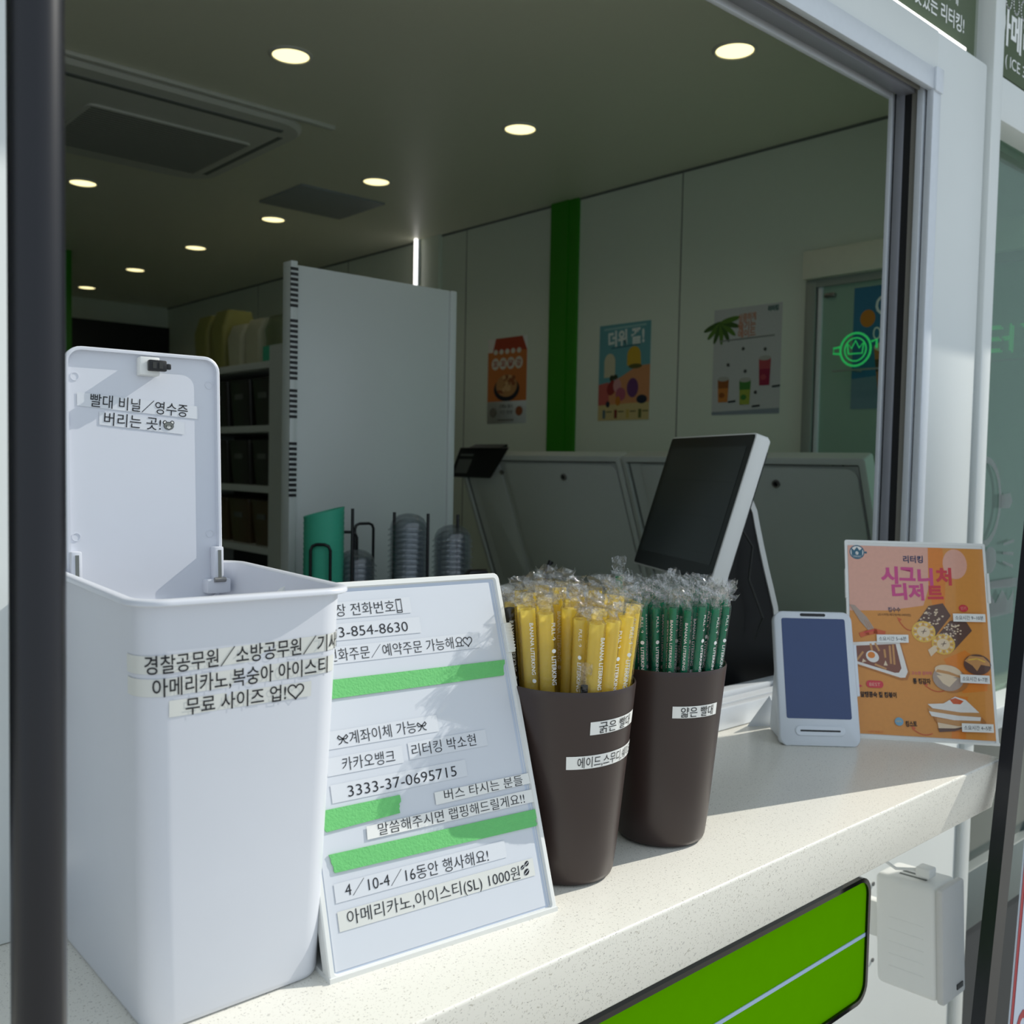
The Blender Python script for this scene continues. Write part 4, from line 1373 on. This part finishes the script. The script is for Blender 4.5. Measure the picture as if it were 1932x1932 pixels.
def sleeve_mesh():
    b = MB()
    seg = 32
    rings = []
    for q in (0, 1):
        rings.append([((0.036 + 0.006 * q) * math.cos(2 * math.pi * i / seg), (0.036 + 0.006 * q) * math.sin(2 * math.pi * i / seg),
                       0.05 * q + 0.011 * q * math.cos(2 * math.pi * i / seg + 0.6)) for i in range(seg)])
    inner = [[(p[0] * 0.96, p[1] * 0.96, p[2]) for p in r] for r in rings[::-1]]
    b.loft(rings + inner, 'teal')
    return b.mesh('cup_sleeve')
slm = sleeve_mesh()
for k in range(26):
    o = bpy.data.objects.new('cup_sleeve', slm)
    COL.objects.link(o)
    o.location = (1.045, 1.755, 1.029 + 0.0107 * k)
    o.rotation_euler = (0, 0, R((k * 37) % 9 - 4))
    tag(o, 'teal paper cup sleeve nested in the stack at the left end of the wire rack', 'cup sleeve', 'teal sleeves in the stack')

# chest freezers with raised lids
def make_freezer():
    t = thing('chest_freezer', T(2.05, 0, 0), 'x', 'freezer', 'white chest freezers along the right wall')
    b = MB()
    b.box((-0.28, 0, 0.04), (0.34, 0.77, 0.92), 'frz', bev=0.01)
    b.box((-0.285, -0.004, 0.92), (0.345, 0.774, 0.975), 'frz', bev=0.006)
    b.build('body', t)
    # lid plane: from the hinge (x=.345, z=.985) up to (x=.15, z=1.487)
    X = frame((0.345, 0.787, 0.985), (0, -1, 0), (-0.195, 0, 0.502))   # local x towards the window, y up, z into the room side
    Ln = math.hypot(0.195, 0.502)
    Wd = 0.787
    b = MB()
    c0, c1 = Wd / 2, Ln / 2
    b.loft([rrect(c0, c1, 0.008, -0.03, 3, c0, c1), rrect(c0, c1, 0.008, 0.010, 3, c0, c1), rrect(c0 - 0.003, c1 - 0.003, 0.006, 0.012, 3, c0, c1),
            rrect(c0 - 0.017, c1 - 0.017, 0.004, 0.012, 3, c0, c1), rrect(c0 - 0.018, c1 - 0.018, 0.004, 0.0, 3, c0, c1)], 'frz', None, True, True)
    lid = b.build('lid', t, X)
    b = MB()
    for (a, c) in (((0.018, Ln - 0.024), (Wd - 0.018, Ln - 0.019)), ((0.019, 0.03), (0.024, Ln - 0.019)), ((Wd - 0.024, 0.03), (Wd - 0.019, Ln - 0.019))):
        b.box((a[0], a[1], 0.0), (c[0], c[1], 0.004), 'mid')
    for k in range(2):
        b.box((Wd - 0.06 - 0.028 * k, Ln - 0.023, 0.004), (Wd - 0.066 - 0.028 * k, Ln - 0.019, 0.0046), 'black')
        b.box((Wd - 0.023, Ln - 0.06 - 0.03 * k, 0.004), (Wd - 0.019, Ln - 0.066 - 0.03 * k, 0.0046), 'black')
    b.build('gasket', lid)
    b = MB()
    b.prism([(p[0], p[1]) for p in rrect(0.26, 0.22, 0.03, 0, 5, 0.5, 0.29)], 0, 0.008, 'frz', None, bev=0.004)
    b.prism([(p[0], p[1]) for p in rrect(0.075, 0.235, 0.012, 0, 4, 0.14, 0.275)], 0, 0.005, 'frz', None, bev=0.003)
    b.build('liner', lid)
    b = MB().lathe([(0.011, 0), (0.011, 0.008), (0.007, 0.009), (0.006, 0.004)], 'metal', T(0.527, Ln - 0.073, 0.006), 20, False, True)
    b.lathe([(0.006, 0.0), (0.006, 0.005)], 'black', T(0.527, Ln - 0.073, 0.006), 16, False, True)
    b.build('lock', lid)
    return t
fz = make_freezer()
fz.matrix_basis = T(2.05, 1.184, 0)
fz['label'] = 'white chest freezer with raised lid directly behind the till'
f2 = copy_thing(fz, T(2.05, 1.976, 0), 'white chest freezer with raised lid farther back, with a dark pad hung on it')
MB().lathe([(0.008, 0), (0.008, 0.006), (0.005, 0.007)], 'metal', T(0.223, math.hypot(0.195, 0.502) - 0.063, 0.006), 16, False, True).build('lock', [c for c in f2.children if c.name.startswith('lid')][0])
# dark pad over the lid edge
Xp = frame((2.2, 1.976, 1.487), (0, -1, 0), (-0.118, 0, 0.305))
b = MB()
b.prism([(-0.853, -0.083), (-0.625, -0.083), (-0.484, 0.03), (-0.742, 0.03)], 0.012, 0.020, 'black', None, bev=0.002)
pad = tag(b.build('notice_pad', None, Xp), 'black notice pad hooked over the top edge of the rear freezer lid', 'notice')
b = MB()
b.pg([(-0.815, -0.066), (-0.745, -0.066), (-0.69, -0.012), (-0.765, -0.012)], 'mid', 0.0204)
b.pg([(-0.755, 0.0), (-0.68, 0.0), (-0.672, 0.008), (-0.747, 0.008)], 'mid', 0.0204)
b.build('sticker', pad)
MB().box((-0.70, 0.02, -0.02), (-0.53, 0.03, 0.02), 'black').build('hook', pad)

# tub with black handle behind the straws
X = T(1.40, 1.72, 1.0)
t = thing('round_tub', T(1.25, 1.30, 1.0), 'grey white round tub with black handle behind the yellow straws', 'tub')
b = MB().lathe([(0.075, 0), (0.095, 0.15), (0.098, 0.20), (0.099, 0.21), (0.085, 0.224), (0.04, 0.232)], 'plastg', None, 40, True, True)
b.build('body', t)
b = MB().tube([(0.0, 0.0, 0.228), (-0.005, 0, 0.25), (0.008, 0, 0.272), (0.012, 0, 0.268)], 0.004, 'black')
b.build('handle', t)
pts = [(1.10, 1.40, 1.17), (1.12, 1.41, 1.215), (1.155, 1.41, 1.245), (1.185, 1.405, 1.245), (1.195, 1.395, 1.215), (1.19, 1.39, 1.15), (1.19, 1.38, 1.004)]
b = MB().tube(pts, 0.009, 'black', None, 10)
b.tube([(1.10, 1.40, 1.17), (1.09, 1.40, 1.10), (1.09, 1.38, 1.004)], 0.009, 'black', None, 10)
tag(b.build('power_cable'), 'thick black cable looping up behind the notice stand', 'cable')

# shelf unit back left with containers
b = MB()
x0, x1, y0, y1 = 1.9, 2.30, 3.62, 4.75
for z in (0.35, 0.80, 1.075, 1.33, 1.58, 1.842):
    b.box((x0, y0, z - 0.014), (x1, y1, z + 0.014), 'board', bev=0.001)
b.box((x0, y0 - 0.02, 0), (x1, y0, 1.856), 'board')
b.box((x0, y1, 0), (x1, y1 + 0.02, 1.856), 'board')
b.box((x1 - 0.01, y0, 0), (x1, y1, 1.84), 'dark')
tag(b.build('shelf_unit'), 'white open shelf unit full of containers at the back left', 'shelf')
M['cont'] = mat('dark_container', (46, 44, 40), 0.3)
M['contb'] = mat('brown_container', (84, 66, 40), 0.3)
M['pouch'] = mat('pale_pouch', (196, 196, 170), 0.5, var=0.08)
M['pouchy'] = mat('yellowish_pouch', (150, 148, 84), 0.5, var=0.08)
def crate(m, w, h, d):
    b = MB()
    b.loft([rrect(w * 0.44, d * 0.44, 0.012, 0, 4), rrect(w / 2, d / 2, 0.015, h, 4), rrect(w / 2 + 0.004, d / 2 + 0.004, 0.017, h, 4), rrect(w / 2 + 0.004, d / 2 + 0.004, 0.017, h + 0.012, 4), rrect(w / 2 - 0.004, d / 2 - 0.004, 0.012, h + 0.012, 4)], m, None, True, True)
    return b.mesh('storage_box')
rows = [(1.594, 'cont', 'second shelf from top', 0.19), (1.344, 'cont', 'third shelf from top', 0.18), (1.089, 'contb', 'fourth shelf from top', 0.18)]
posn = ['nearest the window', 'second from the window', 'third from the window', 'farthest from the window']
for z, m, nm, h in rows:
    cm = crate(m, 0.24, h, 0.19)
    for k in range(4):
        o = bpy.data.objects.new('storage_box', cm)
        COL.objects.link(o)
        o.location = (2.05, 3.75 + 0.215 * k, z)
        tag(o, 'dark storage box on %s, %s' % (nm, posn[k]), 'storage box', 'boxes on the ' + nm)
        b = MB().box((-0.122, -0.035, h * 0.62), (-0.116, 0.035, h * 0.74), 'mid')
        b.build('label', o)
for k, (y, w, h, m, lb) in enumerate(((3.70, 0.16, 0.20, 'bagclr', 'clear tub with teal base'), (3.88, 0.15, 0.20, 'pouch', 'pale square pouch'), (4.05, 0.15, 0.19, 'pouch', 'greyish pouch'), (4.22, 0.14, 0.27, 'pouchy', 'tall pouch with white flap'), (4.40, 0.15, 0.26, 'pouchy', 'farthest yellowish pouch'))):
    b = MB()
    b.loft([rrect(0.08, w * 0.42, 0.02, 0, 4), rrect(0.085, w * 0.48, 0.02, h * 0.7, 4), rrect(0.06, w * 0.5, 0.02, h, 4)], m, None, True, True)
    if k >= 3:
        b.pg([(-0.02, -w * 0.5, h), (0.0, w * 0.5, h), (-0.05, w * 0.62, h + 0.07), (-0.07, -w * 0.55, h + 0.05)], 'pouch')
    o = tag(b.build('powder_pouch', None, T(2.03, y, 1.856)), lb + ' on top of the shelf unit', 'pouch')
    if k == 0:
        MB().box((-0.092, -0.06, 0.0), (-0.087, 0.06, 0.07), 'teal').build('teal_label', o)
# narrow cubby unit facing the window
b = MB()
cx0, cx1, cy0, cy1 = 1.90, 2.20, 3.30, 3.595
for z in (0.5, 0.95, 1.21, 1.468, 1.70, 1.90):
    b.box((cx0, cy0, z - 0.012), (cx1, cy1, z + 0.012), 'board', bev=0.001)
b.box((cx0 - 0.018, cy0, 0), (cx0, cy1, 1.912), 'board')
b.box((cx1, cy0, 0), (cx1 + 0.018, cy1, 1.912), 'board')
b.box((cx0, cy1 - 0.01, 0), (cx1, cy1, 1.9), 'board')
tag(b.build('cubby_shelf'), 'narrow white cubby shelf half hidden by the partition board', 'shelf')
b = MB().prism([(0, 0), (0.16, 0), (0.16, 0.13), (0.10, 0.13)], 0, 0.05, 'board', frame((1.905, 3.36, 1.912), (1, 0, 0), (0, 0, 1)), bev=0.004)
tag(b.build('folded_bag'), 'white slanted bag on top of the cubby shelf', 'bag')
tag(MB().box((1.93, 3.34, 1.712), (2.06, 3.50, 1.86), 'pouch', bev=0.01).build('carton'), 'pale carton in the top compartment of the cubby shelf', 'carton')

# lit tube on the pilaster
t = thing('tube_light', T(XR - 0.02, 3.755, 2.24), 'thin white vertical tube light above the partition board', 'light')
MB().box((-0.012, -0.012, -0.4), (0.0, 0.012, 0.262), 'alum').build('housing', t)
MB().lathe([(0.008, -0.4), (0.008, 0.26)], 'led', T(-0.018, 0, 0), 16, True, True).build('tube', t)

# downlights
def downlight():
    t = thing('ceiling_light', T(0, 0, 2.5), 'x', 'ceiling light', 'round recessed ceiling lights')
    b = MB().lathe([(0.056, 0.0), (0.056, -0.003), (0.050, -0.006), (0.047, -0.004), (0.047, 0.0)], 'ac', None, 40)
    b.build('trim_ring', t)
    MB().lathe([(0.047, -0.003), (0.03, -0.0045), (0.001, -0.005)], 'bulb', None, 36).build('diffuser', t)
    ld = bpy.data.lights.new('lamp', 'SPOT')
    ld.energy = 0.9
    ld.color = (1.0, 0.93, 0.74)
    ld.spot_size = R(150)
    ld.spot_blend = 0.6
    ld.shadow_soft_size = 0.04
    lo = bpy.data.objects.new('lamp', ld)
    COL.objects.link(lo)
    lo.parent = t
    lo.location = (0, 0, -0.012)
    return t
dl = downlight()
ords = ['first, nearest the window', 'second from the window', 'third from the window', 'fourth from the window', 'fifth from the window', 'sixth from the window', 'seventh and farthest from the window']
for k in range(7):
    X = T(2.052 + 0.001 * k, 1.497 + 0.8015 * k, 2.5)
    lb = 'round recessed ceiling light, %s in the long right row' % ords[k]
    if k == 0:
        dl.matrix_basis = X
        dl['label'] = lb
    else:
        copy_thing(dl, X, lb)
copy_thing(dl, T(1.264, 2.312, 2.5), 'round recessed ceiling light between the window and the air conditioner')
copy_thing(dl, T(1.268, 3.928, 2.5), 'round recessed ceiling light behind the air conditioner by the black post')

# ceiling air conditioner
def make_ac():
    t = thing('ceiling_air_conditioner', T(1.14, 3.13, 2.5), 'square white cassette air conditioner set in the ceiling', 'air conditioner')
    b = MB()
    b.loft([rrect(0.44, 0.405, 0.12, 0.0, 10), rrect(0.44, 0.405, 0.12, -0.010, 10), rrect(0.43, 0.395, 0.115, -0.020, 10), rrect(0.35, 0.30, 0.06, -0.026, 10)], 'ac', None, False, True)
    b.build('panel', t)
    b = MB()
    b.prism([(p[0], p[1]) for p in rrect(0.255, 0.225, 0.02, 0, 4, 0.09, 0.06)], -0.032, -0.026, 'ac')
    for k in range(22):
        y = -0.15 + k * 0.0195
        b.box((-0.155, y, -0.0335), (0.335, y + 0.007, -0.031), 'acline')
    b.build('grille', t)
    b = MB()
    b.box((-0.36, -0.345, -0.0262), (0.36, -0.325, -0.0225), 'mid')
    b.box((0.375, -0.28, -0.025), (0.392, 0.28, -0.0215), 'mid')
    b.build('air_slot', t)
make_ac()
struct(MB().box((0.3, 2.69, 2.488), (1.63, 2.712, 2.5), 'ac', bev=0.003).build('trim_7'))
tag(MB().box((1.872, 3.33, 2.492), (2.25, 3.675, 2.5), 'hatch', bev=0.002).build('access_hatch'), 'grey square access hatch in the ceiling past the air conditioner', 'hatch')

# ---------------------------------------------------------------- posters on the right wall
def poster(y0, y1, z0, z1, label, art, x=XR - 0.0015):
    X = frame((x, y1, z0), (0, -1, 0), (0, 0, 1))            # y1 = far (left in view)
    b = MB()
    w, h = y1 - y0, z1 - z0
    b.box((0, 0, -0.001), (w, h, 0.0), 'stripw')
    art(b, w, h)
    o = b.build('poster', None, X, smooth=False)
    return tag(o, label, 'poster')
zc = [0]
def Z():
    zc[0] += 0.00008
    return 0.0003 + zc[0]
C = lambda n, rgb: pm('art_' + n, rgb, 0.0)
def art1(b, w, h):
    zc[0] = 0
    b.pg([(0, h * .26), (w, h * .26), (w, h * .84), (0, h * .84)], C('orange', (206, 120, 60)), Z())
    b.pg([(0.03, h * .84), (w, h * .84), (w - .03, h), (0.05, h)], C('brick', (176, 66, 40)), Z())
    for i in range(5):
        b.ell(w * (.2 + .15 * i), h * .84, w * .055, h * .03, C('white', (220, 214, 200)), Z())
    for i, ch in enumerate('꼬꼬닭강'):
        b.ell(w * (.2 + .2 * i), h * .70, w * .1, h * .07, C('white', (220, 214, 200)), Z())
        b.text(ch, (w * (.14 + .2 * i), h * .70), (w * (.26 + .2 * i), h * .70), .03, C('brick', (176, 66, 40)), Z(), bold=.03)
    b.ell(w * .5, h * .40, w * .33, h * .14, C('navy', (34, 36, 46)), Z())
    b.ell(w * .5, h * .44, w * .27, h * .13, C('tan', (190, 140, 90)), Z())
    g = random.Random(2)
    for k in range(22):
        b.ell(w * (.5 + g.uniform(-.2, .2)), h * (.45 + g.uniform(-.08, .09)), .011, .009, C('tan2', (214, 172, 122)) if k % 2 else C('rust', (150, 84, 48)), Z())
    b.text('신메뉴 출시', (w * .33, h * .20), (w * .67, h * .20), .018, C('ink', (40, 38, 36)), Z())
    b.text('기간 한정', (w * .33, h * .13), (w * .67, h * .13), .018, C('ink', (40, 38, 36)), Z())
    b.ell(w * .17, h * .13, .022, .02, C('grey', (120, 116, 108)), Z()); b.ell(w * .84, h * .14, .022, .02, C('rust', (150, 84, 48)), Z())
    b.line([(w * .3, h * .04), (w * .7, h * .04)], .006, C('grey', (120, 116, 108)), Z())
poster(3.005, 3.256, 1.628, 1.993, 'orange and red food poster left of the green stripe on the right wall', art1)
def art2(b, w, h):
    zc[0] = 0
    b.pg([(0, 0), (w, 0), (w, h), (0, h)], C('aqua', (104, 164, 172)), Z())
    b.pg([(0, 0), (w, 0), (w, h * .56), (w * .75, h * .55), (w * .45, h * .45), (0, h * .33)], C('peach', (210, 146, 100)), Z())
    b.pg([(0, h * .16), (w * .22, h * .16), (w * .2, h * .40), (0, h * .38)], C('coral', (196, 96, 88)), Z())
    b.pg([(0, 0), (w, 0), (w, h * .18), (0, h * .16)], C('sand', (206, 186, 130)), Z())
    b.text('더위 끝!', (w * .18, h * .84), (w * .88, h * .86), .066, C('white2', (228, 236, 232)), Z(), bold=.04)
    b.line([(w * .1, h * .955), (w * .9, h * .965)], .008, C('aqua2', (150, 196, 196)), Z())
    b.line([(w * .25, h * .755), (w * .8, h * .77)], .006, C('aqua3', (70, 120, 130)), Z())
    b.ell(w * .69, h * .66, w * .13, h * .095, C('mango', (206, 168, 52)), Z()); b.pg([(w * .56, h * .56), (w * .83, h * .56), (w * .82, h * .66), (w * .56, h * .66)], C('mango', (206, 168, 52)), Z())
    b.ell(w * .72, h * .55, w * .13, h * .025, C('olive', (92, 92, 48)), Z())
    b.ell(w * .22, h * .61, w * .11, h * .09, C('cream', (206, 200, 170)), Z()); b.pg([(w * .11, h * .45), (w * .33, h * .45), (w * .33, h * .61), (w * .11, h * .61)], C('cream', (206, 200, 170)), Z())
    b.ell(w * .27, h * .44, .012, .012, C('leafd', (50, 62, 40)), Z()); b.ell(w * .34, h * .45, .012, .01, C('leafd', (50, 62, 40)), Z())
    b.ell(w * .27, h * .34, .022, .03, C('berry', (150, 50, 50)), Z(), rot=-30); b.ell(w * .38, h * .36, .02, .026, C('pinkp', (206, 150, 150)), Z())
    b.ell(w * .68, h * .33, w * .11, h * .10, C('violet', (104, 62, 112)), Z()); b.ell(w * .45, h * .27, w * .1, h * .07, C('rose', (176, 92, 112)), Z())
    b.ell(w * .86, h * .21, w * .1, h * .045, C('night', (40, 48, 66)), Z()); b.ell(w * .4, h * .2, w * .05, h * .05, C('amber', (196, 124, 44)), Z())
    b.ell(w * .2, h * .17, .01, .012, C('night', (40, 48, 66)), Z())
    for i, c in enumerate(((90, 112, 120), (130, 52, 40), (196, 170, 90), (100, 104, 56))):
        b.pg([(w * (.1 + .235 * i), h * .02), (w * (.155 + .235 * i), h * .02), (w * (.155 + .235 * i), h * .11), (w * (.1 + .235 * i), h * .11)], C('cup%d' % i, c), Z())
        b.line([(w * (.18 + .235 * i), h * .09), (w * (.28 + .235 * i), h * .09)], .004, C('olive', (92, 92, 48)), Z())
poster(2.337, 2.593, 1.628, 1.990, 'sky blue and peach drinks poster right of the green stripe', art2)
def art3(b, w, h):
    zc[0] = 0
    b.pg([(0, 0), (w, 0), (w, h), (0, h)], C('pale', (196, 198, 198)), Z())
    b.pg([(0, 0), (w, 0), (w, h * .05), (0, h * .03)], C('slate', (140, 150, 160)), Z())
    for k in range(8):
        a = -160 + k * 24
        dx, dy = .075 * math.cos(R(a)), .075 * math.sin(R(a))
        b.ell(.03 + dx * .5, h * .88 + dy * .5, .040, .009, C('leaf%d' % (k % 2), (92, 128, 52) if k % 2 else (66, 96, 44)), Z(), rot=a)
    for k, tx in enumerate(('상큼하게', '즐기는', '에이드')):
        b.text(tx, (w * .37, h * (.90 - .075 * k)), (w * .63, h * (.905 - .075 * k)), .028, C('coral2', (200, 140, 112)), Z(), bold=.03)
    b.text('리터킹', (w * .80, h * .955), (w * .95, h * .957), .02, C('tealp', (40, 96, 92)), Z(), bold=.04)
    b.line([(w * .1, h * .70), (w * .9, h * .71)], .005, C('grey2', (140, 142, 140)), Z())
    def drink(x, y, cw, ch, c0, c1):
        b.pg([(x - cw * .42, y), (x + cw * .42, y), (x + cw * .5, y + ch), (x - cw * .5, y + ch)], C(*c0), Z())
        b.pg([(x - cw * .46, y + ch * .6), (x + cw * .46, y + ch * .6), (x + cw * .5, y + ch), (x - cw * .5, y + ch)], C(*c1), Z())
        b.ell(x, y + ch, cw * .5, .008, C('grey3', (176, 176, 170)), Z())
        b.ell(x - cw * .1, y + ch * .3, cw * .25, cw * .2, C(c1[0], c1[1]), Z())
    drink(w * .17, h * .12, .046, h * .22, ('orange2', (204, 130, 62)), ('brown2', (150, 86, 40)))
    drink(w * .50, h * .09, .046, h * .23, ('lime2', (160, 170, 70)), ('green2', (70, 130, 60)))
    drink(w * .78, h * .26, .046, h * .25, ('raspb', (150, 40, 70)), ('raspb2', (176, 76, 84)))
    for x, y in ((.26, .12), (.62, .07), (.90, .245)):
        b.line([(w * x, h * y), (w * (x + .1), h * (y + .006))], .006, C('ink2', (44, 52, 56)), Z())
    for x, y in ((.46, .61), (.78, .59), (.24, .47), (.66, .2), (.5, .4)):
        b.ell(w * x, h * y, .006, .006, C('dots', (70, 72, 70)), Z())
poster(1.788, 2.056, 1.636, 1.994, 'pale poster with three fruit drinks and a palm leaf on the right wall', art3)
def art4(b, w, h):
    zc[0] = 0
    b.pg([(0, 0), (w, 0), (w, h), (0, h)], C('deep', (52, 116, 150)), Z())
    b.pg([(0, 0), (w, 0), (w, h * .3), (0, h * .25)], C('deep2', (110, 140, 150)), Z())
    b.text('Cool', (w * .30, h * .84), (w * .95, h * .87), .085, C('white2', (228, 236, 232)), Z())
    b.text('아이스', (w * .28, h * .60), (w * .9, h * .62), .06, C('white2', (228, 236, 232)), Z())
    b.ell(w * .2, h * .74, .024, .026, C('amber', (196, 124, 44)), Z())
    b.pg([(w * .38, h * .12), (w * .74, h * .12), (w * .82, h * .5), (w * .3, h * .5)], C('latte', (176, 112, 62)), Z())
    b.pg([(w * .34, h * .3), (w * .78, h * .3), (w * .8, h * .4), (w * .32, h * .4)], C('coffee', (92, 62, 46)), Z())
    b.ell(w * .56, h * .5, w * .26, h * .05, C('cream', (206, 200, 170)), Z())
poster(1.30, 1.53, 1.640, 2.004, 'blue iced drink poster on the glass door in the right wall', art4, XR - 0.0165)

# neon sign: round badge and letters
def make_neon():
    t = thing('neon_sign', frame((2.66, 1.48, 1.81), (0, -1, 0), (0, 0, 1)), 'green neon shop sign with round cup badge glowing near the right door', 'neon sign')
    r = 0.0035
    b = MB()
    b.tube([(0.048 * math.cos(R(a)), 0.048 * math.sin(R(a)), 0) for a in range(0, 361, 15)], r, 'neon', None, 8, False)
    b.tube([(0.034 * math.cos(R(a)), 0.034 * math.sin(R(a)), 0) for a in range(0, 361, 20)], r * .7, 'neon', None, 8, False)
    b.tube([(-0.022, -0.012, 0), (-0.026, 0.02, 0), (-0.012, 0.004, 0), (0, 0.026, 0), (0.012, 0.004, 0), (0.026, 0.02, 0), (0.022, -0.012, 0), (-0.022, -0.012, 0)], r * .7, 'neon', None, 8)
    b.tube([(-0.05, 0.01, 0), (-0.07, 0.008, 0), (-0.07, -0.008, 0), (-0.05, -0.01, 0)], r, 'neon', None, 8)
    b.tube([(0.05, 0.02, 0), (0.066, 0.024, 0), (0.066, 0.0, 0)], r, 'neon', None, 8)
    b.build('badge_tube', t)
    # outlined letters 리터킹
    def seg(x0, y0, x1, y1, nm='l'):
        L.tube([(x0, y0, 0), (x1, y1, 0)], r * .8, 'neon', None, 8)
    def blk(pts):
        for a, c in zip(pts[:-1], pts[1:]):
            seg(a[0], a[1], c[0], c[1])
    for x, ch in ((0.21, '리'), (0.37, '터'), (0.46, '킹')):
        L = MB()
        for dx, dy in ((0, 0), (0.006, -0.006)):
            X0 = x + dx
            if ch == '리':
                blk([(X0, .03 + dy), (X0 + .04, .03 + dy), (X0 + .04, 0 + dy), (X0, 0 + dy), (X0, -.03 + dy), (X0 + .045, -.03 + dy)])
                blk([(X0 + .065, .035 + dy), (X0 + .065, -.035 + dy)])
            elif ch == '터':
                blk([(X0 + .04, .03 + dy), (X0, .03 + dy), (X0, -.03 + dy), (X0 + .04, -.03 + dy)])
                blk([(X0, 0 + dy), (X0 + .036, 0 + dy)])
                blk([(X0 + .045, 0 + dy), (X0 + .062, 0 + dy)])
                blk([(X0 + .065, .035 + dy), (X0 + .065, -.035 + dy)])
            else:
                blk([(X0, .03 + dy), (X0 + .04, .03 + dy), (X0 + .03, .0 + dy)])
                blk([(X0 + .065, .035 + dy), (X0 + .065, -.01 + dy)])
        L.build('letter_tube', t)
    MB().box((-0.08, -0.06, -0.02), (0.56, -0.055, -0.012), 'doorfr').build('back_rail', t)
    for x in (-0.02, 0.50):
        MB().tube([(x, -0.057, -0.016), (x, -0.057, -0.075)], 0.003, 'doorfr', None, 8).build('bracket', t)
make_neon()
print('objects', len(bpy.data.objects))
